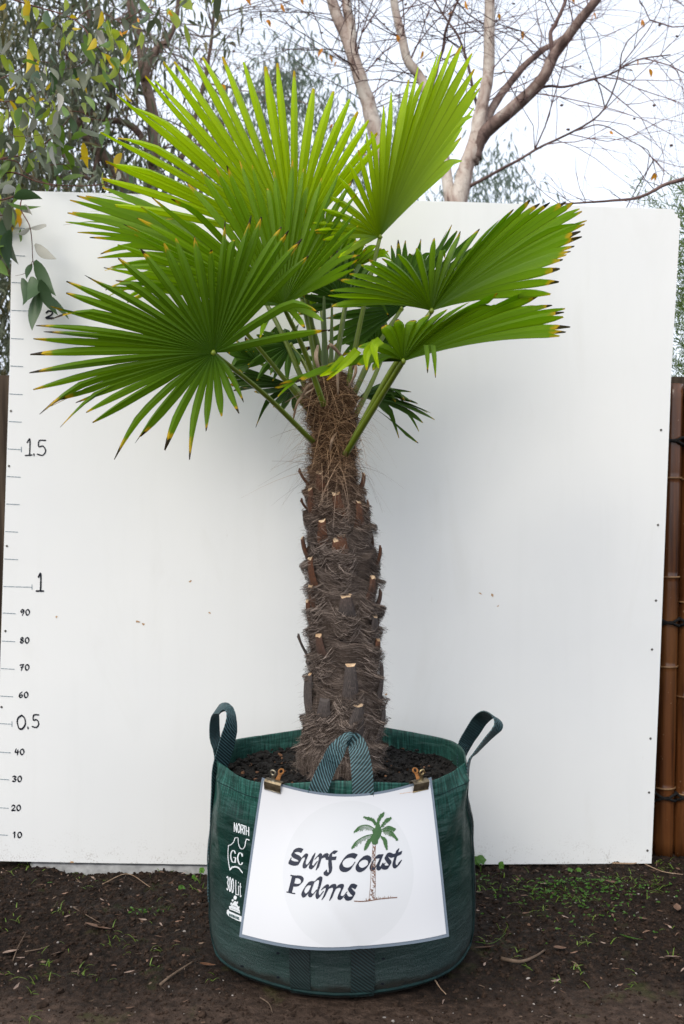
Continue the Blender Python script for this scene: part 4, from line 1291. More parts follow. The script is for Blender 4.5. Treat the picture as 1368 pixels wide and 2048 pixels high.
# ---- stubs of cut leaf bases, each with a pale sawn face
STUBS = []
def stub(px, py, ln=0.075, wd=0.022, lean=0.32, dark=False, th=None, z=None):
    rr = random.Random(px * 31 + py)
    if th is None:
        z = P(0, py, TY - trunk_r(P(0, py, TY).z)).z
        q = (px - 684) * (TY - 0.06) / FPX - trunk_c(z)
        th = math.asin(max(-0.98, min(0.98, q / (trunk_r(z) + 0.012))))
    out = Vector((math.sin(th), -math.cos(th), 0)); tang = Vector((math.cos(th), math.sin(th), 0))
    side = abs(math.sin(th))
    top = trunk_p(th, z, 0.0); top = Vector((trunk_c(z), TY, z)) + out * (trunk_r(z) + 0.006 + 0.010 * side)
    zb = max(z - ln, tz[0])
    bot = Vector((trunk_c(zb), TY, zb)) + out * (trunk_r(zb) * 0.93)
    bot += tang * rr.uniform(-.008, .008)
    if side > 0.9: top = Vector((P(px, py, TY).x, top.y, z)) if px else top
    rows = 6
    m = MB()
    vv, uu, ff = [], [], []
    sec = [(-1, 0.0), (-.7, .55), (0, .85), (.7, .55), (1, 0.0), (.55, -.45), (-.55, -.45)]
    k = len(sec)
    ax = (top - bot).normalized()
    bow = out * 0.006
    for i in range(rows):
        f = i / (rows - 1)
        c = bot.lerp(top, f) + bow * math.sin(math.pi * f)
        ww = wd * (1.7 - 0.85 * f ** 0.75) * 0.66
        for (a, b) in sec:
            vv.append(c + tang * (a * ww) + out * (b * ww * 0.62)); uu.append(((a + 1) / 2, f * ln * 10))
    # ragged slanted top
    for e in range(k):
        vv[(rows - 1) * k + e] = vv[(rows - 1) * k + e] + Vector((0, 0, rr.uniform(-.003, .003))) - out * 0 + Vector((0, 0, -0.0045 * (1 if sec[e][1] > 0 else -1)))
    for i in range(rows - 1):
        for e in range(k):
            e2 = (e + 1) % k
            ff.append((i * k + e, i * k + e2, i * k + k + e2, i * k + k + e))
    m.add(vv, ff, uu)
    st = fix(m.build('leaf_base', M['leaf_base'], palm, smooth=False))
    ring = vv[-k:]
    cc = sum(ring, Vector()) / k
    m = MB(); m.add(ring + [cc + Vector((0, 0, 0.0008))], [(e, (e + 1) % k, k) for e in range(k)])
    m.build('cut_face', M['leaf_base'] if dark else M['cut_wood'], st)
    STUBS.append((th, z, ln))
for q in ((639, 944), (599, 938, .06, .016, .3, True), (727, 947, .06), (672, 987), (622, 978), (621, 992), (603, 999, .04, .014, .3, True), (716, 1005), (735, 1001, .05, .016, .3, True), (644, 1042), (683, 1071, .09), (674, 1080, .05), (606, 1077), (760, 1096, .07, .018, .3, True), (622, 1118, .1),
          (744, 1156), (623, 1175), (692, 1192, .075, .03), (760, 1185, .06, .02, .3, True), (617, 1205, .09), (748, 1234), (638, 1272), (597, 1277, .09, .014, .3, True), (754, 1283, .06), (701, 1329, .13, .028), (622, 1355, .16), (615, 1366, .12, .03, .3, True), (762, 1335, .13, .02, .3, True), (716, 1411, .10, .030), (766, 1430, .10, .024, .3, True), (650, 1400, .08, .03, .3, True)):
    stub(*q)
for k in range(12):
    stub(0, 0, .08, .024, th=math.pi + (k % 5 - 2) * 0.55, z=0.72 + 0.05 * k)

# fibre wrapping the lower half of every stub
fib = MB()
for th, z, ln in STUBS:
    for k in range(190):
        zz = z - .014 - ln * hr.uniform(.22 if ln < .095 else .5, 1.15)
        l2 = hr.uniform(.03, .07); r = trunk_r(zz); sg = hr.choice((-1, 1)); sl = hr.gauss(-.1, .4); t1 = th - sg * l2 * .5 / r + hr.gauss(0, .12)
        pts = [trunk_p(t1 + sg * l2 * f / r, max(tz[0] + .004, zz + sl * l2 * f - .02 * math.sin(math.pi * f)), hr.uniform(.006, .010) + .020 * math.sin(math.pi * f)) for f in (0, .25, .5, .75, 1)]
        hair(fib, pts, hr.uniform(0.0003, 0.0009), hr.random() ** 1.5)
o = fix(fib.build('stub_fibre', M['fibre'], palm, tone=True)); o['kind'] = 'stuff'

# ---- fan leaves
LEAFLET_W = 0.0135
def frond(hub, base, tips, n, mat, label, arch=0.05, fold=0.75, wmax=LEAFLET_W, single=True, bent=(), seed=1, pet_r=(0.010, 0.0062), pet_bow=0.02, closed=False, droop=0.0, blunt=0.16, t0=0.72, wfirst=None, mess=1.0):
    rr = random.Random(seed)
    H = P(*hub)
    T = spline([P(*q) for q in tips], n)
    L = sum((t - H).length for t in T) / n
    # petiole: three-sided, flat above
    m = MB()
    if base is not None:
        B = P(*base)
        mid = B.lerp(H, 0.5) + Vector((0, -0.25, 1)).normalized() * pet_bow
        pts = spline([B, mid, H], 16)
        tube(m, pts, [pet_r[0] + (pet_r[1] - pet_r[0]) * i / 15 for i in range(16)], 6, tone=[0.25 + 0.5 * (s % 2) for i in range(16) for s in range(6)], flat=0.6)
    lump_ = [H + Vector((rr.uniform(-1, 1), rr.uniform(-1, 1), rr.uniform(-1, 1))) * 0.001 for _ in range(2)]
    tube(m, [H + Vector((0, 0, -0.008)), H, H + Vector((0, -.001, 0.008))], [0.004, 0.0085, 0.003], 7, tone=0.95)
    fr = fix(m.build('frond', M['petiole'], palm, smooth=True, tone=True))
    if label: fr['label'] = label
    # frames
    Nn = []
    for i in range(n):
        a, b = T[max(i - 1, 0)], T[min(i + 1, n - 1)]
        c = (T[i] - H).cross(b - a)
        Nn.append(c.normalized() if c.length > 1e-9 else Vector((0, -1, 0)))
    for _ in range(3):
        Nn = [(Nn[max(i - 1, 0)] + Nn[i] * 2 + Nn[min(i + 1, n - 1)]).normalized() for i in range(n)]
    ROWS = 11
    ts = [0.0, .08, .18, .30, .42, .54, .66, .77, .86, .93, .975, 1.0]
    rows = len(ts)
    lens = [1.017 + rr.uniform(-.032, .033) * mess for _ in range(n)]
    jit = [Vector((rr.gauss(0, 1), rr.gauss(0, 1), rr.gauss(0, 1))) * (0.008 * mess) for _ in range(n)]
    bends = [rr.uniform(.03, .14) if (i in bent or rr.random() < 0.2 * mess) else 0.0 for i in range(n)]
    kink = [rr.gauss(0, 0.016 * mess) for _ in range(n)]
    def C(i, t):
        i0 = max(0, min(n - 1, i))
        d = (T[i0] - H) * lens[i0]
        if i < 0: d = d - (T[1] - T[0])
        if i > n - 1: d = d + (T[n - 1] - T[n - 2])
        p = H + d * t
        p += Vector((0, 0, 1)) * (arch * L * (t - t * t) * 4 * 0.5)
        p += Vector((0, 0, -1)) * (droop * L * t * t)
        p += jit[i0] * (t * t) + Nn[i0] * (kink[i0] * t * t)
        if bends[i0] and t > 0.72:
            p += Vector((0, 0, -1)) * (bends[i0] * (t - .72) ** 1.4 * 3)
        return p
    joined = MB()
    for i in range(n):
        vv, uu, ff = [], [], []
        mw = 0.5 * rr.uniform(.92, 1.06)
        for t in ts:
            c = C(i, t)
            l_, r_ = C(i - 1, t) - c, C(i + 1, t) - c
            def half(v):
                h = v.length * 0.5
                return h
            taper = 1.0 if t < t0 else (1 - (1 - blunt) * ((t - t0) / (1 - t0)) ** 1.7)
            wi = wmax if wfirst is None else wfirst + (wmax - wfirst) * max(0.0, min(1.0, (i / n - 0.26) / 0.16))
            free = wi * taper * 2 * mw
            hl, hrr = min(half(l_), free), min(half(r_), free)
            if i == 0: hl = min(hrr, free); l_ = -r_
            if i == n - 1: hrr = min(hl, free); r_ = -l_
            ld = l_.normalized() if l_.length > 1e-9 else Vector((1, 0, 0))
            rd = r_.normalized() if r_.length > 1e-9 else Vector((-1, 0, 0))
            hw = 0.5 * (hl + hrr)
            up = Nn[i]
            vv += [c + ld * hl, c - up * (fold * hw * 1.25), c + rd * hrr]
            uu += [(0.0, t), (0.5, t), (1.0, t)]
        for k in range(rows - 1):
            a = k * 3
            ff += [(a, a + 1, a + 4, a + 3), (a + 1, a + 2, a + 5, a + 4)]
        if single:
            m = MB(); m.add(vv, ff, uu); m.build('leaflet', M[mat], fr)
        else:
            joined.add(vv, ff, uu)
    if not single:
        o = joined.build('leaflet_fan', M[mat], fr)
        o['kind'] = 'stuff'
    return fr

# back fronds first
frond((588, 492, 3.02), (645, 765, 3.05), [(232, 396, 2.98), (212, 352, 2.98), (214, 316, 2.98), (224, 274, 3.0), (241, 236, 3.0), (264, 196, 3.02), (290, 170, 3.03), (316, 149, 3.04), (343, 129, 3.05), (378, 121, 3.06), (416, 120, 3.08), (468, 121, 3.1), (516, 128, 3.1), (560, 141, 3.1), (604, 156, 3.1), (647, 180, 3.1), (687, 204, 3.1), (727, 236, 3.1), (742, 262, 3.08), (752, 300, 3.06)],
      26, 'leaf_young', 'large bright lime green fan leaf standing at the back', arch=0.03, wmax=0.0145, seed=3, blunt=0.3)
frond((500, 548, 3.16), (622, 800, 3.06), [(262, 600, 3.05), (247, 581, 3.05), (233, 556, 3.06), (222, 530, 3.08), (190, 502, 3.10), (174, 484, 3.12), (158, 466, 3.15), (145, 446, 3.18), (142, 428, 3.22), (152, 413, 3.26), (166, 402, 3.30), (183, 391, 3.34), (200, 384, 3.38), (218, 384, 3.42), (250, 396, 3.45), (275, 412, 3.48), (310, 420, 3.5)],
      27, 'leaf_mid', 'green fan leaf at far left with its top leaflets overlapping', arch=0.10, seed=4)
frond((803, 618, 3.22), (702, 800, 3.08), [(985, 500, 3.2), (958, 462, 3.2), (918, 466, 3.2), (893, 467, 3.22), (866, 471, 3.24), (840, 478, 3.25), (813, 488, 3.25), (787, 495, 3.25), (762, 512, 3.25), (715, 545, 3.22), (672, 590, 3.2), (660, 625, 3.18), (658, 655, 3.16), (664, 685, 3.15), (682, 712, 3.15)],
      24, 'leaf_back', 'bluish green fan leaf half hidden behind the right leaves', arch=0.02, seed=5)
frond((704, 542, 3.12), (668, 760, 3.02), [(782, 490, 3.05), (772, 498, 3.1), (742, 470, 3.12), (700, 440, 3.14), (660, 450, 3.12), (634, 500, 3.08), (630, 540, 3.05), (640, 575, 3.02)], 16, 'leaf_mid', None, single=False, seed=6)
frond((640, 585, 3.10), (655, 760, 3.02), [(560, 470, 3.05), (585, 430, 3.05), (620, 405, 3.05), (660, 400, 3.06), (700, 420, 3.08), (730, 455, 3.1), (745, 500, 3.1)], 16, 'leaf_mid', None, single=False, seed=7)
frond((622, 640, 3.18), (650, 770, 3.05), [(585, 610, 3.2), (598, 590, 3.2), (618, 582, 3.2), (640, 586, 3.2), (652, 604, 3.2)], 10, 'leaf_mid', None, single=False, seed=8, wmax=0.009)
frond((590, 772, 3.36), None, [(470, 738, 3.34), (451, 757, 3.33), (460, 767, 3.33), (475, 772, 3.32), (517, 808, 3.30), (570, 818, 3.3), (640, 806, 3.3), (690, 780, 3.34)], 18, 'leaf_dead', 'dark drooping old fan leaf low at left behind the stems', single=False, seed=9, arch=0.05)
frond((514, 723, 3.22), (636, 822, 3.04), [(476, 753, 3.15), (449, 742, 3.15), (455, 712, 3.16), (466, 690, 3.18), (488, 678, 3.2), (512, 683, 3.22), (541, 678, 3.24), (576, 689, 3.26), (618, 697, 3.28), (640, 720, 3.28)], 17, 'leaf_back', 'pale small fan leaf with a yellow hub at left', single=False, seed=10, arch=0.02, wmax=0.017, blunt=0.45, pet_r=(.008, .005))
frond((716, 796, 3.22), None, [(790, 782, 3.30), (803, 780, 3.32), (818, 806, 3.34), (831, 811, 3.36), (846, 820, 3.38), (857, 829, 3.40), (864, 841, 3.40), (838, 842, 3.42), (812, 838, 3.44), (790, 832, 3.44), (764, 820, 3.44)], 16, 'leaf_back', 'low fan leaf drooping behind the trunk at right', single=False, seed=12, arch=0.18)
frond((742, 812, 3.26), None, [(832, 889, 3.28), (826, 884, 3.28)], 2, 'leaf_back', None, single=False, seed=13, arch=0.10)
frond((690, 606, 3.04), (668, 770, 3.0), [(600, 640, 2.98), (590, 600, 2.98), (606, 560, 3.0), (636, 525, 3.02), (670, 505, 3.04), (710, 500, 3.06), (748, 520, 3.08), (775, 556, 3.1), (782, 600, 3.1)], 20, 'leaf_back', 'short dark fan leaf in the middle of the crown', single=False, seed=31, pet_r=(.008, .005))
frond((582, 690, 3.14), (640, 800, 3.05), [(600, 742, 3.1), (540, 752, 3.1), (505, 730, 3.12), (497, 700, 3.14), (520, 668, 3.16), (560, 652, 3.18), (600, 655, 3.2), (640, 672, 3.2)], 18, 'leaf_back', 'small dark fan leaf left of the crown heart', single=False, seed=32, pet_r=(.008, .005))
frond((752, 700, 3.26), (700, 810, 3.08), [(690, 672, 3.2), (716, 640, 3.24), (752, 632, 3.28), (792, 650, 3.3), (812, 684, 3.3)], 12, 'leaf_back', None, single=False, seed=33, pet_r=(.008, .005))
# right and front fronds
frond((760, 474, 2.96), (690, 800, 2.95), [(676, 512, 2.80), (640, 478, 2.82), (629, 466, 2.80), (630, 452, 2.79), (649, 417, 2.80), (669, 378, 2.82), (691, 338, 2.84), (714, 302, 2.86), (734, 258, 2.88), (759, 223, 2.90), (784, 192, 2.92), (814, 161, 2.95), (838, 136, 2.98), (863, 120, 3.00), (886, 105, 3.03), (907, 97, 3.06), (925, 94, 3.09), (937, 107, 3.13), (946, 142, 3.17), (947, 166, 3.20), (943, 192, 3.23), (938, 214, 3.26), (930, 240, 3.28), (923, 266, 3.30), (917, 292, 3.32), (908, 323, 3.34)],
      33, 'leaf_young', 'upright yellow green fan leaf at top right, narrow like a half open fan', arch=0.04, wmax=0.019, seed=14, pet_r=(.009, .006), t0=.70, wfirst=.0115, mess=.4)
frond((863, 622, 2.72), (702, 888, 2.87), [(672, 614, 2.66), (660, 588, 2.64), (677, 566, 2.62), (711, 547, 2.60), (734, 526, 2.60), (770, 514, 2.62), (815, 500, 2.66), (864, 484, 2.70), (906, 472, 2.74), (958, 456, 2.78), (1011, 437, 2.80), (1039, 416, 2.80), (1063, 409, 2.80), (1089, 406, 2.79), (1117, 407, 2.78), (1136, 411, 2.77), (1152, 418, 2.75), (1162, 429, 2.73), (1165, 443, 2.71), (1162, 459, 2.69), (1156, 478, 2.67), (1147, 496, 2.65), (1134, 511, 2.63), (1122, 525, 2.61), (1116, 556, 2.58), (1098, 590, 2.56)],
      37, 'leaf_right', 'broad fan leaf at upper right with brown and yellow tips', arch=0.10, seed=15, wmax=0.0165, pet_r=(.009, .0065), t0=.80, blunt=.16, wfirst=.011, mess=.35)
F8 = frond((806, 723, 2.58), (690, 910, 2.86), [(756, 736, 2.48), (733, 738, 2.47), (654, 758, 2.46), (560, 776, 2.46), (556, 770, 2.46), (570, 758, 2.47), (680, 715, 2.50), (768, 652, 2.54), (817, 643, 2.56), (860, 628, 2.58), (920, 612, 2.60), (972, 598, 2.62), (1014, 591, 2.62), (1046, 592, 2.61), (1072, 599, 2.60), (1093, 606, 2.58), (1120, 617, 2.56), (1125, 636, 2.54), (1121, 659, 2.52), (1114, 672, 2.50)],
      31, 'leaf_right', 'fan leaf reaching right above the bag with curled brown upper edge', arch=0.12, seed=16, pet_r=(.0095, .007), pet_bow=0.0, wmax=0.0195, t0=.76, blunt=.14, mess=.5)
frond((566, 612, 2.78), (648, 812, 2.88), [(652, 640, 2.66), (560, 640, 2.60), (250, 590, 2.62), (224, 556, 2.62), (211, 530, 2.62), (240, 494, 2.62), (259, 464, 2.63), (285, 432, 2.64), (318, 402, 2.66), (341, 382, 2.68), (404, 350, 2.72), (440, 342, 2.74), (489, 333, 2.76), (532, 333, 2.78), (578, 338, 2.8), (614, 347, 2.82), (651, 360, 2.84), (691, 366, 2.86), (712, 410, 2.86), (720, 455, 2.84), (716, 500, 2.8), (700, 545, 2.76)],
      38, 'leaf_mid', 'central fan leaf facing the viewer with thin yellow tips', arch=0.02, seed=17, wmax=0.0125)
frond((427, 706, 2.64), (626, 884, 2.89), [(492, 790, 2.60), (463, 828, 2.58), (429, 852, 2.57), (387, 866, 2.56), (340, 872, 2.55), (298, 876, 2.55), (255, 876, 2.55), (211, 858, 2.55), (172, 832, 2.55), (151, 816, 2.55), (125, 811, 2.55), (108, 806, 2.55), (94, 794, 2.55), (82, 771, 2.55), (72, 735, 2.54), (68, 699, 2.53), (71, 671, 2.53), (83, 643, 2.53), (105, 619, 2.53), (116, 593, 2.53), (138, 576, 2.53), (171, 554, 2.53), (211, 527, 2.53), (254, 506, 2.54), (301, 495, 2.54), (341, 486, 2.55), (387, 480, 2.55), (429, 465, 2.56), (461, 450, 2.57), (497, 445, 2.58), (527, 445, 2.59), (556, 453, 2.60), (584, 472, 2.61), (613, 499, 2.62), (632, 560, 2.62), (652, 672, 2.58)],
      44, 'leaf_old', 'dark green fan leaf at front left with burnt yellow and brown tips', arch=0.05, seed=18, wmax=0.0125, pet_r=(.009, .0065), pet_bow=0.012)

for (a, b, c, w8, m8) in (((762, 680), (748, 694), (757, 736), .0115, 'leaf_young'), ((752, 684), (734, 706), (733, 740), .0115, 'leaf_young'), ((716, 700), (690, 726), (654, 760), .0115, 'leaf_young'), ((690, 715), (668, 738), (640, 752), .0115, 'leaf_young'), ((852, 690), (855, 715), (855, 746), .006, 'leaf_right'), ((866, 690), (869, 718), (871, 755), .006, 'leaf_right')):
    pts = spline([P(*a, 2.50), P(*b, 2.46), P(*c, 2.45)], 9)
    m = MB(); vv, uu, ff = [], [], []
    for i, p in enumerate(pts):
        f = i / 8
        hw = w8 * (1 - .85 * max(0, f - .45) / .55)
        d = (pts[min(i + 1, 8)] - pts[max(i - 1, 0)]).normalized()
        sdv = d.cross(Vector((0, 1, 0))).normalized()
        vv += [p - sdv * hw, p + Vector((0, .004, 0)), p + sdv * hw]; uu += [(0, .5 + .5 * f), (.5, .5 + .5 * f), (1, .5 + .5 * f)]
    for i in range(8):
        q = i * 3; ff += [(q, q + 1, q + 4, q + 3), (q + 1, q + 2, q + 5, q + 4)]
    m.add(vv, ff, uu)
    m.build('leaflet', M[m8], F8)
# ---- unopened spears and bare stems in the heart of the crown
for (x0, y0, x1, y1, Y0, Y1, r0, r1) in ((650, 770, 648, 592, 2.97, 2.96, .013, .004), (662, 770, 664, 606, 2.96, 2.95, .010, .003)):
    pts = spline([P(x0, y0, Y0), P((x0 + x1) / 2, (y0 + y1) / 2, (Y0 + Y1) / 2), P(x1, y1, Y1)], 10)
    m = MB(); tube(m, pts, [r0 + (r1 - r0) * i / 9 for i in range(10)], 7, tone=[.2 + .7 * (s % 2) for i in range(10) for s in range(7)], flat=.55)
    fix(m.build('spear', M['spear'], palm, tone=True))
for (a, b, Y0, Y1) in (((640, 790), (600, 580), 2.98, 3.0), ((624, 830), (470, 640), 3.0, 2.95), ((706, 840), (775, 690), 3.02, 3.15)):
    pts = spline([P(*a, Y0), P((a[0] + b[0]) / 2 + 3, (a[1] + b[1]) / 2, (Y0 + Y1) / 2), P(*b, Y1)], 10)
    m = MB(); tube(m, pts, [.009 - .003 * i / 9 for i in range(10)], 6, tone=[.3 + .5 * (s % 2) for i in range(10) for s in range(6)], flat=.6)
    fix(m.build('petiole', M['petiole'], palm, smooth=True, tone=True))

# ================================================================== trees behind the panel
def leaf_shape(mb, p, d, L, W, rnd, tone, curve=0.12, rows=4, mi=0):
    """A lance-shaped leaf from p along d."""
    d = d.normalized()
    s = d.cross(Vector((rnd.gauss(0, 1), rnd.gauss(0, 1), rnd.gauss(0, 1))))
    if s.length < 1e-4: s = d.orthogonal()
    s.normalize(); nn = d.cross(s)
    cv = curve * L * rnd.choice((-1, 1)) * rnd.uniform(.4, 1.2)
    vv, ff = [], []
    for k in range(rows + 1):
        f = k / rows
        ww = W * math.sin(math.pi * min(1, (0.06 + 0.94 * f)) ** 0.75) if k < rows else 0.0
        c = p + d * (L * f) + s * (cv * (f - f * f) * 4 * 0.5) + nn * (cv * .6 * f * f)
        vv += [c - s * ww + nn * (ww * .25), c, c + s * ww + nn * (ww * .25)]
    for k in range(rows):
        a = k * 3
        ff += [(a, a + 1, a + 4, a + 3), (a + 1, a + 2, a + 5, a + 4)]
    mb.add(vv, ff, None, tone, mi)

def limb(parent, pix, Y, w0, w1, mat, name='limb', n=22, sides=9, wob=0.01, Ys=None):
    pts = spline([P(x, y, Y if Ys is None else Ys[k]) for k, (x, y) in enumerate(pix)], n)
    rr = random.Random(int(pix[0][0] * 7 + pix[-1][1]))
    ph = rr.uniform(0, 9)
    pts = [p + Vector((noise.noise(Vector((i * .35 + ph, 0, 0))), noise.noise(Vector((i * .35, ph, 0))), 0)) * (wob * min(1, i / 3)) for i, p in enumerate(pts)]
    rad = [w0 + (w1 - w0) * (i / (n - 1)) ** 0.8 for i in range(n)]
    rad = [r * (1 + 0.09 * noise.noise(Vector((i * .8, ph, 3)))) for i, r in enumerate(rad)]
    m = MB(); tube(m, pts, rad, sides)
    o = m.build(name, mat, parent, smooth=True)
    if parent is not None: fix(o)
    return pts, rad

def grow(mb, p, d, L, r, depth, rnd, sag=0.25, spread=0.7, kids=3, tips=None, sides=3):
    n = 6
    pts = [p.copy()]
    dd = d.normalized()
    for i in range(n):
        dd = (dd + Vector((rnd.gauss(0, .16), rnd.gauss(0, .16), rnd.gauss(0, .16) - sag * 0.12 * (i / n)))).normalized()
        pts.append(pts[-1] + dd * (L / n))
    tube(mb, pts, [r * (1 - 0.75 * i / n) for i in range(n + 1)], sides, cap=False)
    if tips is not None: tips.append((pts[-1], dd))
    if depth <= 0: return
    for k in range(kids):
        i = rnd.randint(1, n)
        b = (pts[i] - pts[i - 1]).normalized()
        side = b.cross(Vector((rnd.gauss(0, 1), rnd.gauss(0, 1), rnd.gauss(0, 1)))).normalized()
        nd = (b + side * spread * rnd.uniform(.5, 1.4)).normalized()
        grow(mb, pts[i], nd, L * rnd.uniform(.45, .8), r * (1 - .7 * i / n) * .75, depth - 1, rnd, sag, spread, kids, tips, sides)

# ---- the pale gum with bare twigs at right
YT = 6.0
tree = empty('pale_gum_tree', P(880, 1100, YT).xy.to_3d())
tag(tree, 'pale barked tree with forked limbs and fine bare twigs behind the panel at right', 'tree')
PX = 1.0
def wpx(w): return w * 0.5 * YT / FPX
root = P(898, 480, YT)
mtr = MB()
tp, tr_ = limb(tree, [(880, 1500), (884, 1000), (893, 600), (905, 460), (917, 404), (932, 335), (948, 290), (957, 240), (964, 200)], YT, wpx(62), wpx(20), M['pale_bark'], 'trunk', 30, 12, .012)
L1, _ = limb(tree, [(942, 325), (952, 285), (958, 245), (968, 190), (976, 150), (979, 80), (978, 0), (972, -120)], YT, wpx(32), wpx(19), M['pale_bark'])
L2, _ = limb(tree, [(948, 318), (952, 296), (975, 261), (1021, 220), (1067, 179), (1090, 150), (1105, 115), (1130, 80), (1160, 40), (1192, 0), (1240, -70)], YT, wpx(32), wpx(16), M['mixed_bark'], Ys=[6, 6, 5.97, 5.9, 5.85, 5.8, 5.8, 5.75, 5.7, 5.65, 5.6])
L3, _ = limb(tree, [(962, 262), (985, 215), (1010, 178), (1047, 133), (1080, 105), (1110, 85), (1150, 55), (1190, 5)], YT, wpx(20), wpx(8), M['mixed_bark'], Ys=[6, 6.05, 6.1, 6.15, 6.2, 6.2, 6.25, 6.3])
L4, _ = limb(tree, [(1104, 112), (1102, 66), (1115, 40), (1131, 0), (1138, -60)], 5.8, wpx(9), wpx(6), M['dark_bark'])
L5, _ = limb(tree, [(1067, 179), (1100, 172), (1128, 174), (1180, 161), (1231, 143), (1280, 118), (1340, 110)], 5.85, wpx(6), wpx(2.5), M['thin_twig'])
L6, _ = limb(tree, [(940, 372), (985, 348), (1026, 327), (1070, 300), (1118, 276), (1180, 245), (1210, 215), (1236, 153), (1250, 90), (1300, 40)], 5.9, wpx(7), wpx(2), M['dark_bark'], sides=6)
L7, _ = limb(tree, [(1150, 262), (1200, 250), (1250, 275), (1290, 300), (1330, 350)], 5.85, wpx(3), wpx(1.5), M['thin_twig'], sides=5)
# second stem, left of the upright fan leaf
S1, _ = limb(tree, [(862, 1500), (850, 1000), (800, 500), (768, 330), (748, 250), (735, 205), (720, 155), (700, 95), (678, 40), (655, -20)], 6.3, wpx(46), wpx(22), M['pale_bark'], n=34)
S2, _ = limb(tree, [(706, 110), (702, 60), (692, 0), (684, -80)], 6.3, wpx(24), wpx(18), M['pale_bark'])
S3, _ = limb(tree, [(905, 440), (880, 260), (845, 165), (816, 120), (800, 60), (788, 0), (780, -80)], 6.2, wpx(24), wpx(15), M['pale_bark'], Ys=[6.0, 6.1, 6.2, 6.2, 6.2, 6.2, 6.2])
S4, _ = limb(tree, [(860, 190), (870, 150), (885, 100), (895, 50), (925, -20)], 6.25, wpx(9), wpx(5), M['dark_bark'])
S5, _ = limb(tree, [(960, 240), (940, 150), (920, 80), (880, 20), (850, -40)], 6.1, wpx(7), wpx(3), M['dark_bark'], sides=6)
tw = MB(); tips = []
rnd = random.Random(77)
src = [(L1, 11), (L2, 14), (L3, 12), (L4, 9), (L5, 10), (L6, 14), (L7, 6), (S1, 30), (S2, 18), (S3, 18), (S4, 9), (S5, 9)]
for pts, cnt in src:
    k0 = len(pts) // 3 if len(pts) < 30 else len(pts) // 2
    for k in range(cnt):
        i = rnd.randint(k0, len(pts) - 1)
        ax = (pts[i] - pts[i - 1]).normalized()
        sd_ = ax.cross(Vector((rnd.gauss(0, .5), rnd.gauss(0, 1), rnd.gauss(0, .5)))).normalized()
        grow(tw, pts[i], ax * .5 + sd_ * rnd.uniform(.5, 1.2) + Vector((0, 0, .1)), rnd.uniform(.45, 1.1), rnd.uniform(.0026, .0056), 2, rnd, sag=rnd.uniform(.2, 1.3), spread=.75, kids=3, tips=tips)
o = fix(tw.build('twigs', M['thin_twig'], tree)); o['kind'] = 'stuff'
gn = MB()
for k, (p, d) in enumerate(tips):
    if rnd.random() < 0.05: lump(gn, p, 0.010, rnd)
o = fix(gn.build('gumnuts', M['dark_bark'], tree)); o['kind'] = 'stuff'
ol = MB()
for k in range(70):
    p, d = rnd.choice(tips)
    for q in range(rnd.randint(1, 2)):
        leaf_shape(ol, p, Vector((rnd.gauss(0, .6), rnd.gauss(0, .6), -1)), rnd.uniform(.03, .06), .011, rnd, rnd.random())
o = fix(ol.build('autumn_leaves', M['gum_orange'], tree)); o['kind'] = 'stuff'

# ---- low branch reaching in from the right over the top of the panel
lb = empty('bare_branch', P(1420, 345, 4.3))
tag(lb, 'thin bare reddish branch reaching in over the top right of the panel', 'branch')
b1, _ = limb(lb, [(1560, 250), (1470, 320), (1405, 345), (1368, 358), (1333, 368), (1300, 385), (1262, 398), (1220, 402), (1180, 404), (1118, 409)], 4.3, .013, .0035, M['dark_bark'], 'branch', sides=7)
tw = MB()
for k in range(12):
    i = rnd.randint(6, len(b1) - 1)
    grow(tw, b1[i], Vector((rnd.uniform(-1, .3), rnd.gauss(0, .4), rnd.uniform(-.1, .8))), rnd.uniform(.12, .4), .0022, 1, rnd, sag=.1, kids=2)
o = fix(tw.build('twigs', M['thin_twig'], lb)); o['kind'] = 'stuff'

# ---- wispy foreground twigs right of the palm (same kind of tree, hanging)
# ---- brown-limbed gum at left
YL = 7.0
lt = empty('brown_gum_tree', P(260, 1200, YL).xy.to_3d())
tag(lt, 'brown limbed gum tree with drooping grey green leaves behind the panel at left', 'tree')
def wl_(w): return w * 0.5 * YL / FPX
limb(lt, [(300, 1400), (295, 900), (290, 600), (280, 470), (262, 400), (238, 345), (205, 310), (172, 275), (150, 235)], YL, wl_(60), wl_(16), M['brown_bark'], 'trunk', 30)
B1, _ = limb(lt, [(285, 480), (300, 400), (308, 330), (306, 240), (300, 200), (288, 150), (282, 100), (270, 50), (255, -20)], 7.1, wl_(30), wl_(16), M['brown_bark'])
B2, _ = limb(lt, [(290, 160), (300, 120), (318, 92), (335, 80), (350, 50), (360, -20)], 7.05, wl_(15), wl_(9), M['brown_bark'])
B3, _ = limb(lt, [(310, 330), (280, 270), (250, 245), (215, 240), (170, 225), (130, 222)], 6.9, wl_(16), wl_(9), M['brown_bark'])
B4, _ = limb(lt, [(205, 240), (225, 190), (220, 160), (195, 130), (180, 80), (176, 20), (160, -30)], 6.9, wl_(12), wl_(8), M['brown_bark'])
B5, _ = limb(lt, [(200, 305), (190, 340), (185, 360), (150, 340), (120, 300)], 6.9, wl_(12), wl_(7), M['brown_bark'])
B6, _ = limb(lt, [(280, 470), (330, 380), (370, 300), (400, 200), (420, 100), (430, 0)], 7.3, wl_(14), wl_(6), M['brown_bark'])
B7, _ = limb(lt, [(250, 420), (120, 600), (40, 560), (-40, 500)], 6.7, wl_(26), wl_(18), M['brown_bark'])
tw = MB(); tips2 = []
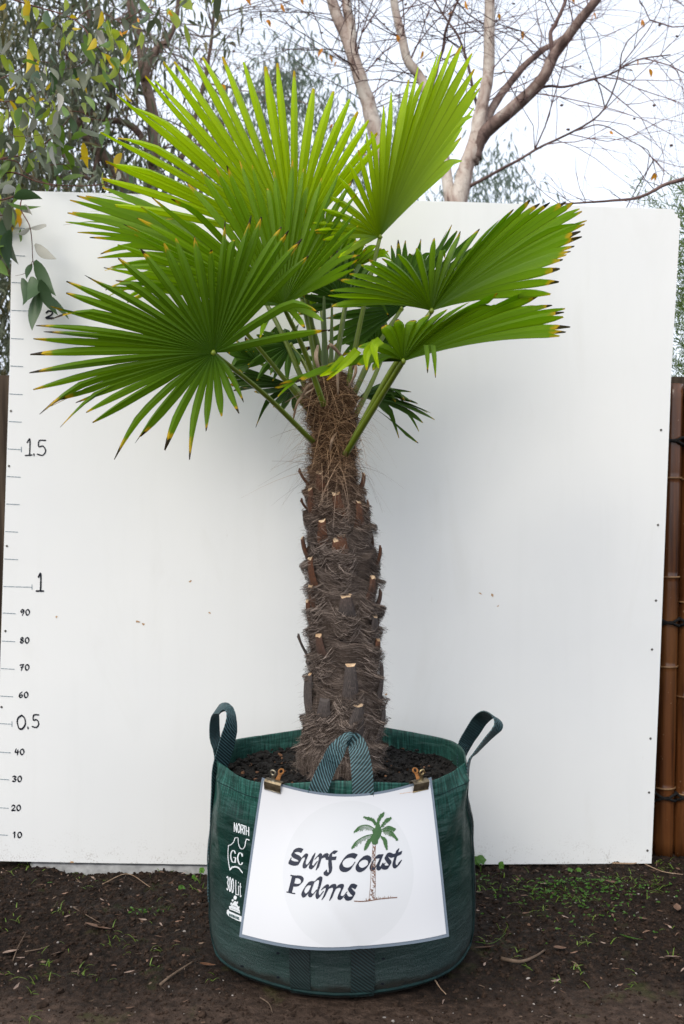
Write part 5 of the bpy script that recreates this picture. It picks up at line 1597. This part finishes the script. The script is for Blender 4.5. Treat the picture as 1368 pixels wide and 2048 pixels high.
for pts, cnt in ((B1, 20), (B2, 16), (B3, 14), (B4, 16), (B5, 10), (B6, 26)):
    for k in range(cnt):
        i = rnd.randint(5, len(pts) - 1)
        ax = (pts[i] - pts[i - 1]).normalized()
        sd_ = ax.cross(Vector((rnd.gauss(0, 1), rnd.gauss(0, 1), rnd.gauss(0, 1)))).normalized()
        grow(tw, pts[i], ax * .4 + sd_, rnd.uniform(.4, 1.0), rnd.uniform(.004, .009), 2, rnd, sag=1.0, spread=.8, kids=3, tips=tips2)
o = fix(tw.build('twigs', M['brown_bark'], lt)); o['kind'] = 'stuff'
def canopy(name, parent, mat, clumps, per, L, W, size, rnd, droop=1.0):
    m = MB()
    for c in clumps:
        t0 = rnd.uniform(0, .7)
        cs = size * rnd.uniform(.6, 1.3)
        for k in range(int(per * rnd.uniform(.5, 1.4))):
            p = c + Vector((rnd.gauss(0, cs), rnd.gauss(0, cs), rnd.gauss(0, cs * 1.3)))
            d = Vector((rnd.gauss(0, .5), rnd.gauss(0, .5), -droop + rnd.gauss(0, .35)))
            leaf_shape(m, p, d, L * rnd.uniform(.6, 1.25), W * rnd.uniform(.7, 1.2), rnd, min(1, t0 + rnd.uniform(0, .4)), rows=3)
    o = m.build(name, mat, parent, tone=True)
    if parent is not None: fix(o)
    o['kind'] = 'stuff'
    return o
cl = []
while len(cl) < 640:
    x, y = rnd.uniform(-420, 470), rnd.uniform(-200, 780)
    dens = 1.0 if x < 130 else (0.8 if x < 230 else (0.42 if x < 340 else 0.16))
    if y > 330 and x > 60: dens = max(dens, .65)
    if x > 330 and y < 200: dens *= .5
    if rnd.random() < dens:
        cl.append(P(x, y, rnd.uniform(6.0, 8.6)))
canopy('crown', lt, M['gum_grey'], cl[:430], 62, .115, .0105, .15, rnd)
canopy('crown', lt, M['gum_olive'], cl[430:], 52, .10, .0095, .16, rnd)

# ---- hazy grey-green gums further back
for (name, lab, x0, x1, y0, y1, Yb, nn) in (('distant_gum_tree', 'hazy grey green gum tree far behind the left of the upright fan leaf', 440, 740, 120, 520, 11.5, 75),
                                           ('distant_gum_tree', 'small grey green tree behind the fork of the pale trunk', 900, 1080, 310, 560, 12.5, 40),
                                           ('distant_gum_tree', 'grey green tree low behind the pale stem in the centre', 700, 900, 210, 560, 13.0, 34)):
    e = empty(name, Vector((P((x0 + x1) / 2, 0, Yb).x, Yb, 0)))
    tag(e, lab, 'tree', 'gum trees in the far background')
    xm = (x0 + x1) / 2
    limb(e, [(xm, 1250), (xm + 8, 800), (xm - 6, 560), (xm + 4, (y0 + y1) / 2)], Yb, .10, .02, M['brown_bark'], 'trunk')
    c2 = []
    while len(c2) < nn:
        x, y = rnd.uniform(x0, x1), rnd.uniform(y0, y1)
        f = (x - xm) / (x1 - x0) * 2
        if rnd.random() < (1 - f * f) and y > y0 + (y1 - y0) * .35 * f * f: c2.append(P(x, y, Yb + rnd.gauss(0, .5)))
    canopy('crown', e, M['far_leaf'], c2, 46, .13, .011, .20, rnd)

# ---- bushy conifer beyond the fence at right
e = empty('evergreen_bush', Vector((P(1400, 0, 4.9).x, 4.9, 0)))
tag(e, 'green feathery bush beyond the fence at the right edge', 'bush')
limb(e, [(1420, 1500), (1415, 900), (1420, 600), (1424, 460)], 4.9, .05, .012, M['brown_bark'], 'trunk')
m = MB()
for k in range(900):
    f = rnd.random()
    c = P(1425 + rnd.gauss(0, 48), 400 + 430 * f, 4.9 + rnd.gauss(0, .25))
    ax = Vector((rnd.gauss(-.2, .5), rnd.gauss(-.2, .5), rnd.uniform(.3, 1))).normalized()
    t0 = rnd.random() * .7
    for q in range(16):
        leaf_shape(m, c + ax * (.012 * q), ax * .8 + Vector((rnd.gauss(0, .6), rnd.gauss(0, .6), rnd.gauss(0, .4))), rnd.uniform(.025, .05), .0028, rnd, min(1, t0 + rnd.uniform(0, .35)), rows=2)
o = fix(m.build('crown', M['bush_leaf'], e, tone=True)); o['kind'] = 'stuff'

# ================================================================== overhanging gum at left, leaves one by one
ov = empty('overhanging_gum', (-1.75, 4.2, 0))
tag(ov, 'leafy gum with green, lime and yellow leaves overhanging the top left of the panel', 'tree')
m = MB()
tube(m, spline([Vector((-1.80, 4.25, -.05)), Vector((-1.75, 4.22, 1.2)), Vector((-1.62, 4.15, 2.3)), Vector((-1.55, 4.1, 3.6))], 20), [.09 - .0035 * i for i in range(20)], 12)
fix(m.build('trunk', M['brown_bark'], ov, smooth=True))
def shared_leaf(mat, seed, wratio):
    m = MB(); rr = random.Random(seed)
    vv, ff, uu = [], [], []
    rows = 7
    cv = rr.choice((-1, 1)) * rr.uniform(.04, .12)
    for k in range(rows + 1):
        f = k / rows
        ww = wratio * (math.sin(math.pi * (0.03 + .97 * f) ** 0.72) if k < rows else 0.0)
        c = Vector((cv * (f - f * f) * 4, f, -0.10 * f * f + .02 * math.sin(5 * f)))
        vv += [c + Vector((-ww, 0, ww * .22)), c, c + Vector((ww, 0, ww * .22))]; uu += [(0, f), (.5, f), (1, f)]
    for k in range(rows):
        a = k * 3
        ff += [(a, a + 1, a + 4, a + 3), (a + 1, a + 2, a + 5, a + 4)]
    m.add(vv, ff, uu, rr.random())
    return m.mesh('leaf', M[mat], smooth=True, tone=True)
LV = {c: [shared_leaf(c, 5 + k * 3, (.13, .16, .20)[k]) for k in range(3)] for c in ('gum_green', 'gum_lime', 'gum_yellow', 'gum_pale', 'gum_dark', 'gum_grey', 'gum_orange')}
def place_leaf(a, b, col, rnd, roll=None, wide=None):
    d = b - a
    L = d.length; d.normalize()
    view = (a - CAMV).normalized()
    s = d.cross(view); s.normalize()
    s = Matrix.Rotation(rnd.gauss(0, .7) if roll is None else roll, 3, d) @ s
    z = s.cross(d)
    o = link('leaf', LV[col][rnd.randint(0, 2) if wide is None else wide], ov)
    mw = Matrix((s * L, d * L, z * L)).transposed().to_4x4(); mw.translation = a
    o.matrix_parent_inverse = Matrix.Translation(ov.location).inverted()
    o.matrix_basis = mw
    return o
rl = random.Random(17)
Y0 = 3.50
hang = [((70, 521), (116, 593), 'gum_dark', 1), ((64, 528), (52, 560), 'gum_dark', 1), ((64, 553), (55, 608), 'gum_dark', 2), ((45, 556), (46, 617), 'gum_dark', 0), ((78, 583), (69, 666), 'gum_dark', 1), ((84, 583), (134, 643), 'gum_dark', 0), ((80, 560), (117, 630), 'gum_dark', 1),
        ((70, 488), (117, 522), 'gum_pale', 1), ((62, 455), (98, 460), 'gum_pale', 0), ((60, 456), (30, 468), 'gum_pale', 0), ((14, 404), (81, 420), 'gum_green', 1), ((28, 394), (84, 397), 'gum_dark', 2), ((0, 418), (34, 455), 'gum_green', 2), ((18, 410), (20, 470), 'gum_grey', 1), ((10, 465), (34, 530), 'gum_grey', 1), ((40, 420), (72, 430), 'gum_pale', 0), ((36, 430), (38, 455), 'gum_orange', 2), ((5, 440), (25, 520), 'gum_dark', 1), ((20, 460), (15, 540), 'gum_dark', 1), ((2, 470), (8, 520), 'gum_green', 1), ((0, 520), (18, 560), 'gum_green', 1)]
for a, b, c, wdt in hang:
    place_leaf(P(*a, Y0 + rl.uniform(-.04, .04)), P(*b, Y0 + rl.uniform(-.06, .03)), c, rl, rl.gauss(0, .35), wdt)
up = [((12, 133), (10, 108), 'gum_lime'), ((50, 120), (80, 127), 'gum_green'), ((45, 125), (75, 110), 'gum_green'), ((25, 140), (20, 128), 'gum_green'), ((-5, 145), (16, 148), 'gum_grey'), ((90, 130), (76, 175), 'gum_pale'), ((100, 135), (118, 165), 'gum_grey'), ((15, 185), (30, 170), 'gum_yellow'), ((55, 197), (90, 196), 'gum_yellow'), ((20, 202), (41, 226), 'gum_yellow'), ((-12, 198), (11, 203), 'gum_yellow'), ((92, 180), (101, 164), 'gum_yellow'), ((99, 216), (73, 242), 'gum_lime'), ((108, 215), (136, 238), 'gum_grey'), ((103, 200), (110, 222), 'gum_lime'), ((25, 218), (56, 255), 'gum_lime'), ((22, 222), (36, 260), 'gum_lime'), ((-8, 225), (14, 235), 'gum_lime'), ((40, 190), (58, 205), 'gum_grey'), ((65, 200), (75, 235), 'gum_grey'), ((95, 298), (125, 292), 'gum_green'), ((112, 310), (150, 294), 'gum_green'), ((120, 335), (162, 330), 'gum_green'), ((125, 358), (172, 355), 'gum_green'), ((170, 192), (190, 226), 'gum_green'), ((200, 118), (212, 132), 'gum_lime'), ((183, 100), (190, 120), 'gum_lime'), ((203, 105), (212, 128), 'gum_lime'), ((205, 165), (218, 185), 'gum_lime'), ((220, 118), (238, 145), 'gum_green'), ((246, 76), (252, 102), 'gum_lime'), ((257, 110), (268, 150), 'gum_lime'), ((140, 35), (157, 36), 'gum_yellow'), ((145, 58), (162, 60), 'gum_yellow'), ((66, 15), (75, 45), 'gum_lime'), ((48, 12), (62, 50), 'gum_lime'), ((125, 45), (130, 66), 'gum_lime'), ((132, 78), (140, 92), 'gum_yellow'), ((160, 318), (185, 318), 'gum_yellow'), ((185, 290), (206, 298), 'gum_green'), ((212, 255), (218, 280), 'gum_green'), ((222, 272), (232, 290), 'gum_grey'), ((62, 305), (70, 345), 'gum_grey'), ((85, 308), (108, 352), 'gum_grey'), ((75, 300), (84, 340), 'gum_grey'), ((165, 335), (190, 350), 'gum_grey'), ((250, 185), (264, 205), 'gum_yellow'), ((295, 25), (300, 12), 'gum_orange'), ((244, 68), (256, 60), 'gum_orange'), ((240, 62), (246, 74), 'gum_orange'), ((275, 36), (280, 46), 'gum_orange'), ((338, 22), (346, 32), 'gum_orange'), ((335, 30), (344, 20), 'gum_yellow'), ((444, 170), (450, 180), 'gum_orange'), ((370, 255), (384, 265), 'gum_yellow')]
for a, b, c in up:
    Y = 3.55 + rl.uniform(-.12, .3)
    place_leaf(P(*a, Y), P(*b, Y + rl.uniform(-.03, .03)), c, rl, rl.gauss(0, .5))
twigs = [([(-70, 395), (0, 400), (40, 388), (47, 385), (41, 416), (59, 451), (64, 485), (66, 521), (75, 560), (84, 588)], 3.52, .0026), ([(66, 521), (52, 545), (30, 552)], 3.5, .0012),
         ([(-60, 330), (0, 318), (60, 305), (110, 270), (140, 235)], 3.6, .0035), ([(-60, 180), (0, 158), (40, 138), (60, 120), (100, 126)], 3.58, .0022), ([(-40, 205), (12, 203), (55, 198), (85, 182), (98, 205), (108, 215)], 3.56, .0018),
         ([(12, 203), (18, 225), (20, 268), (60, 272), (90, 268)], 3.56, .0016), ([(-60, 370), (20, 345), (80, 365), (150, 372), (215, 368), (230, 362)], 3.62, .0028), ([(100, 330), (130, 330), (150, 350), (165, 375)], 3.6, .0016),
         ([(140, 222), (165, 225), (185, 238), (220, 241)], 3.6, .0016), ([(185, 238), (182, 262)], 3.6, .001), ([(-40, 318), (30, 322), (50, 345), (100, 370), (140, 378)], 3.6, .002), ([(-40, -20), (60, 10), (150, 40), (195, 95), (235, 140), (240, 180)], 3.75, .003),
         ([(150, 40), (185, 20), (240, 45), (250, 75), (265, 110)], 3.75, .0016), ([(240, 45), (300, 15), (340, 20), (400, -20)], 3.8, .0016), ([(195, 95), (160, 130), (120, 140)], 3.75, .0014), ([(220, 365), (240, 330), (250, 290)], 3.7, .0012), ([(-40, 430), (10, 430), (25, 415), (41, 416)], 3.52, .002), ([(-30, 470), (15, 455), (30, 440)], 3.55, .0014)]
tpts = []
for pix, Y, r in twigs:
    pts = spline([P(x, y, Y + .05 * math.sin(k)) for k, (x, y) in enumerate(pix)], 5 * len(pix))
    m = MB(); tube(m, pts, [r * (1.15 - .75 * i / (len(pts) - 1)) for i in range(len(pts))], 5)
    fix(m.build('twig', M['red_twig'], ov, smooth=True)); tpts.append(pts)
for k in range(270):
    pts = tpts[rl.choices(range(2, len(tpts)), weights=[3, 3, 3, 2, 2, 1, 1, .5, 3, 6, 3, 2, 4, 1, 2, 2])[0]]
    p = rl.choice(pts)
    x_ = (p.x / p.y) * FPX + 684
    p = p + Vector((rl.gauss(0, .05), rl.gauss(0, .05), rl.gauss(0, .05)))
    L = rl.uniform(.045, .10)
    d = Vector((rl.gauss(0, .5), rl.gauss(0, .5), -1 + rl.gauss(0, .4))).normalized()
    col = rl.choices(['gum_green', 'gum_lime', 'gum_yellow', 'gum_pale', 'gum_dark', 'gum_grey'], weights=[3, 4.2, 1.0, 1.6, .8, 4])[0]
    if p.z - .1 < P(0, 395, 3.6).z and x_ > 30: continue
    place_leaf(p, p + d * L, col, rl)

# ================================================================== on the ground
rg = random.Random(101)
cm = MB()
for k in range(14000):
    x, y = rg.uniform(-1.3, 1.3), rg.uniform(2.42, 3.66)
    if math.hypot(x - BAG_C.x, y - BAG_C.y) < 0.415: continue
    s = rg.choice((.002, .0025, .003, .004, .005, .0075)) * (1.0 if y > 2.75 else .7)
    if rg.random() < .006: s = .012
    lump(cm, (x, y, gz(x, y) + s * .25), s, rg, 1 if s < .006 and rg.random() < .03 else 0)
tag(cm.build('soil_crumbs', [M['clod'], M['stone']]), 'crumbs of soil and small stones scattered on the earth', kind='stuff')

lit = MB()
for k in range(900):
    x, y = rg.uniform(-1.3, 1.3), rg.uniform(2.45, 3.66)
    if math.hypot(x - BAG_C.x, y - BAG_C.y) < 0.42: continue
    if y < 2.75 and rg.random() < .6: continue
    a = rg.uniform(0, 6.28)
    leaf_shape(lit, Vector((x, y, gz(x, y) + .004)), Vector((math.cos(a), math.sin(a), rg.uniform(-.1, .35))), rg.uniform(.008, .028), rg.uniform(.001, .005), rg, rg.random(), rows=2, mi=rg.choice((0, 0, 0, 1, 2)))
tag(lit.build('leaf_litter', [M['brown_leaf'], M['dead_leaf'], M['twig']]), 'small brown flakes of leaf litter strewn over the soil', kind='stuff')

def blade(mb, p, d, L, W, rnd, tone):
    s = d.cross(Vector((0, 0, 1)));
    if s.length < 1e-4: s = Vector((1, 0, 0))
    s.normalize()
    vv = []
    for k in range(5):
        f = k / 4
        c = p + d * (L * f) + Vector((0, 0, -L * .55 * f * f))
        w_ = W * (1 - f ** 1.5) + .0001
        vv += [c - s * w_, c + s * w_]
    mb.add(vv, [(2 * k, 2 * k + 1, 2 * k + 3, 2 * k + 2) for k in range(4)], None, tone)
gr = MB()
spots = [(rg.uniform(0, 1368), rg.uniform(1745, 1990), rg.randint(1, 4), 14) for _ in range(60)] + [(1160, 1800, 26, 60), (1100, 1790, 22, 60), (1230, 1760, 20, 60), (1320, 1775, 24, 40), (1280, 1770, 20, 60), (1175, 1880, 14, 30), (1000, 1760, 14, 60), (1010, 1780, 10, 40), (1160, 1935, 8, 20), (1000, 1870, 10, 30), (1330, 1735, 20, 40), (1260, 1978, 4, 6), (95, 1930, 9, 8), (50, 1735, 16, 40), (120, 1825, 8, 20), (300, 1830, 8, 40), (310, 1900, 6, 10), (60, 1985, 5, 8), (60, 2035, 5, 8), (165, 1950, 5, 8), (30, 1720, 10, 20), (320, 1740, 6, 40), (390, 1740, 6, 15), (425, 1955, 4, 5), (1115, 1960, 4, 8), (1060, 1830, 10, 60), (1210, 1830, 10, 80), (250, 1885, 14, 60)]
for (px, py, cnt, sprd) in spots:
    for k in range(cnt):
        g = on_ground(px + rg.gauss(0, sprd * .5), py + rg.gauss(0, max(4, sprd * .18)))
        if math.hypot(g.x - BAG_C.x, g.y - BAG_C.y) < 0.42: continue
        d = Vector((rg.gauss(0, .8), rg.gauss(0, .6), rg.uniform(.4, 1.1))).normalized()
        blade(gr, g, d, rg.uniform(.02, .065), rg.uniform(.0008, .002), rg, rg.random())
tag(gr.build('grass', M['grass'], tone=True), 'sparse short green grass sprouting from the soil', kind='stuff')
cv = MB()
for (px, py, cnt, sx, sy) in ((1180, 1775, 90, 50, 10), (1095, 1792, 50, 26, 8), (1130, 1770, 30, 30, 6), (1225, 1795, 60, 60, 16), (1150, 1840, 30, 90, 20), (1010, 1790, 16, 30, 16), (280, 1828, 10, 20, 5), (960, 1765, 16, 14, 8)):
    for k in range(cnt):
        g = on_ground(px + rg.gauss(0, sx), py + rg.gauss(0, sy))
        if math.hypot(g.x - BAG_C.x, g.y - BAG_C.y) < 0.42: continue
        h = Vector((0, 0, rg.uniform(.006, .02)))
        for q in range(3):
            an = rg.uniform(0, 6.28)
            leaf_shape(cv, g + h, Vector((math.cos(an), math.sin(an), rg.uniform(.0, .5))), rg.uniform(.005, .012), rg.uniform(.002, .0038), rg, rg.random(), rows=3)
tag(cv.build('clover', M['weed'], tone=True), 'low green clover patch on the soil at right', kind='stuff')

def weed(px, py, leaves, size, label):
    g = on_ground(px, py)
    e = empty('weed', g); tag(e, label, 'weed', 'broad leaved weeds by the panel')
    for k, (lx, lz, an) in enumerate(leaves):
        c = Vector((lx, rg.uniform(-.02, .01), lz))
        m = MB(); tube(m, spline([Vector((0, 0, -.005)), Vector((lx * .3, 0, lz * .6)), c], 8), .0012, 5); m.build('stem', M['grass'], e, smooth=True)
        m = MB(); vv = [c + Vector((0, 0, -.002))]; nn = 12
        tilt = Matrix.Rotation(an, 3, 'X') @ Matrix.Rotation(rg.gauss(0, .4), 3, 'Y')
        for q in range(nn):
            a2 = 6.283 * q / nn
            rr_ = size * (1 + .12 * math.cos(5 * a2)) * (.7 if q == 9 else 1)
            vv.append(c + tilt @ Vector((rr_ * math.cos(a2), rr_ * math.sin(a2), .003 * math.cos(3 * a2))))
        m.add(vv, [(0, 1 + q, 1 + (q + 1) % nn) for q in range(nn)], None, rg.random())
        m.build('leaf', M['weed'], e, tone=True)
weed(962, 1745, [(0.0, .045, 1.0), (-.015, .04, .9)], .018, 'round leafed weed at the right foot of the bag')
weed(1002, 1752, [(0.0, .04, 1.1)], .014, 'small weed with one round leaf right of the bag by the panel')
weed(400, 1766, [(0.005, .04, .9), (-.02, .015, .6)], .011, 'little round leafed weed at the left of the bag by the beam')
weed(364, 1778, [(0.0, .006, .9)], .012, 'single round leaf sprouting from the soil left of the bag')
weed(1150, 1742, [(0.01, .01, .8), (-.02, .008, .7)], .009, 'tiny weed growing under the bottom edge of the panel at right')

def fallen(px, py, L, wr, rot, mat, label, curl=.15):
    g = on_ground(px, py)
    m = MB(); vv, ff = [], []
    rows = 8
    for k in range(rows + 1):
        f = k / rows
        ww = wr * L * (math.sin(math.pi * (0.04 + .93 * f) ** .8))
        z = curl * L * (f - .5) ** 2 * 1.6 + .004
        vv += [Vector((f * L - L / 2, -ww, z + ww * .35)), Vector((f * L - L / 2, 0, z)), Vector((f * L - L / 2, ww, z + ww * .25))]
    for k in range(rows):
        a = k * 3; ff += [(a, a + 1, a + 4, a + 3), (a + 1, a + 2, a + 5, a + 4)]
    m.add(vv, ff)
    o = m.build('fallen_leaf', M[mat], None, smooth=True)
    o.location = g + Vector((0, 0, .004)); o.rotation_euler = (rg.uniform(-.35, .1), rg.uniform(-.2, .2), rot)
    tag(o, label, 'leaf', 'dead leaves on the soil')
fallen(22, 1910, .045, .30, .5, 'dead_leaf', 'pale broad dead leaf at the left edge of the soil')
fallen(118, 1912, .045, .22, .4, 'dead_leaf', 'pinkish dead leaf right of the grass tuft at left')
fallen(136, 1838, .025, .35, 1.2, 'dead_leaf', 'small whitish dead leaf on the dark soil at left')
fallen(195, 1860, .085, .16, -.2, 'brown_leaf', 'long brown dead leaf by the moss at left')
fallen(95, 1757, .04, .25, 0, 'dead_leaf', 'cream dead leaf under the pale beam at left')
fallen(260, 1950, .03, .2, .1, 'dead_leaf', 'small tan dead leaf on bare soil left of the bag')
fallen(1346, 1921, .045, .30, -.2, 'dead_leaf', 'pale broad dead leaf near the right edge of the soil')
fallen(1354, 1820, .05, .24, 1.3, 'brown_leaf', 'upright brown dead leaf at the right edge')
fallen(1092, 1773, .045, .22, .4, 'dead_leaf', 'pinkish dead leaf on the soil below the panel at right')
fallen(958, 1790, .028, .28, -.6, 'dead_leaf', 'whitish dead leaf right beside the bag')
fallen(970, 1901, .06, .14, .1, 'brown_leaf', 'curled tan dead leaf beside the right foot of the bag')
fallen(1225, 1769, .05, .18, -.2, 'brown_leaf', 'brown dead leaf among the grass at right')
fallen(1285, 1843, .035, .3, .3, 'brown_leaf', 'dark crumpled dead leaf on the soil at right')
fallen(1120, 1902, .04, .3, .2, 'brown_leaf', 'flat dark dead leaf below the grass at right')
fallen(415, 1935, .045, .16, -.1, 'bark_chip', 'reddish curled leaf beside the left foot of the bag')
fallen(1262, 1882, .07, .16, -.1, 'weed', 'long green weed leaf lying on the soil at right')
fallen(100, 1770, .02, .3, .1, 'weed', 'small bluish green leaf on the soil at left')

def stick(pix, r, label, mat='twig'):
    pts = [on_ground(x, y) + Vector((0, 0, .003 + dz)) for x, y, dz in pix]
    m = MB(); tube(m, spline(pts, 14), [r * (1 - .5 * i / 13) for i in range(14)], 6)
    tag(m.build('stick', M[mat], None, smooth=True), label, 'stick', 'sticks lying on the soil')
stick([(320, 1975, .004), (345, 1955, .004), (385, 1930, .006)], .0045, 'brown stick lying left of the bag')
stick([(1003, 1922, .004), (1040, 1928, .004), (1068, 1918, .003), (1090, 1906, .006)], .006, 'flat bark stick on the soil right of the bag')
stick([(24, 1928, .0), (36, 1905, .012), (52, 1880, .02)], .002, 'thin twig standing by the pale leaf at the left edge')
stick([(145, 1818, .004), (180, 1838, .003), (200, 1850, .004)], .0018, 'thin dark twig on the soil at left')
stick([(50, 1908, .004), (80, 1902, .003), (100, 1895, .004)], .0018, 'thin pale twig beside the pale leaf at left')
stick([(1225, 1730, .004), (1265, 1731, .004), (1275, 1728, .003)], .0035, 'short tan stick at the foot of the panel by the bamboo', 'sheath')
stick([(1290, 1732, .004), (1325, 1748, .006), (1366, 1753, .004)], .002, 'straw coloured stalk below the bamboo', 'sheath')
stick([(950, 1888, .004), (985, 1890, .003), (1012, 1878, .014)], .0015, 'yellow grass stalk beside the bag', 'grass')
stick([(868, 1968, .012), (880, 1980, .003), (892, 1992, .002)], .0022, 'straw sticking out under the front of the bag', 'sheath')
stick([(520, 2000, .004), (538, 2012, .003), (545, 2030, .003)], .0018, 'thin root lying in front of the bag')
stick([(205, 1772, .004), (255, 1756, .012), (300, 1778, .004)], .0016, 'arched straw on the soil left of the bag', 'sheath')

print('objects', len(bpy.data.objects), 'tris', sum(len(o.data.loops) - 2 * len(o.data.polygons) for o in bpy.data.objects if o.type == 'MESH'))
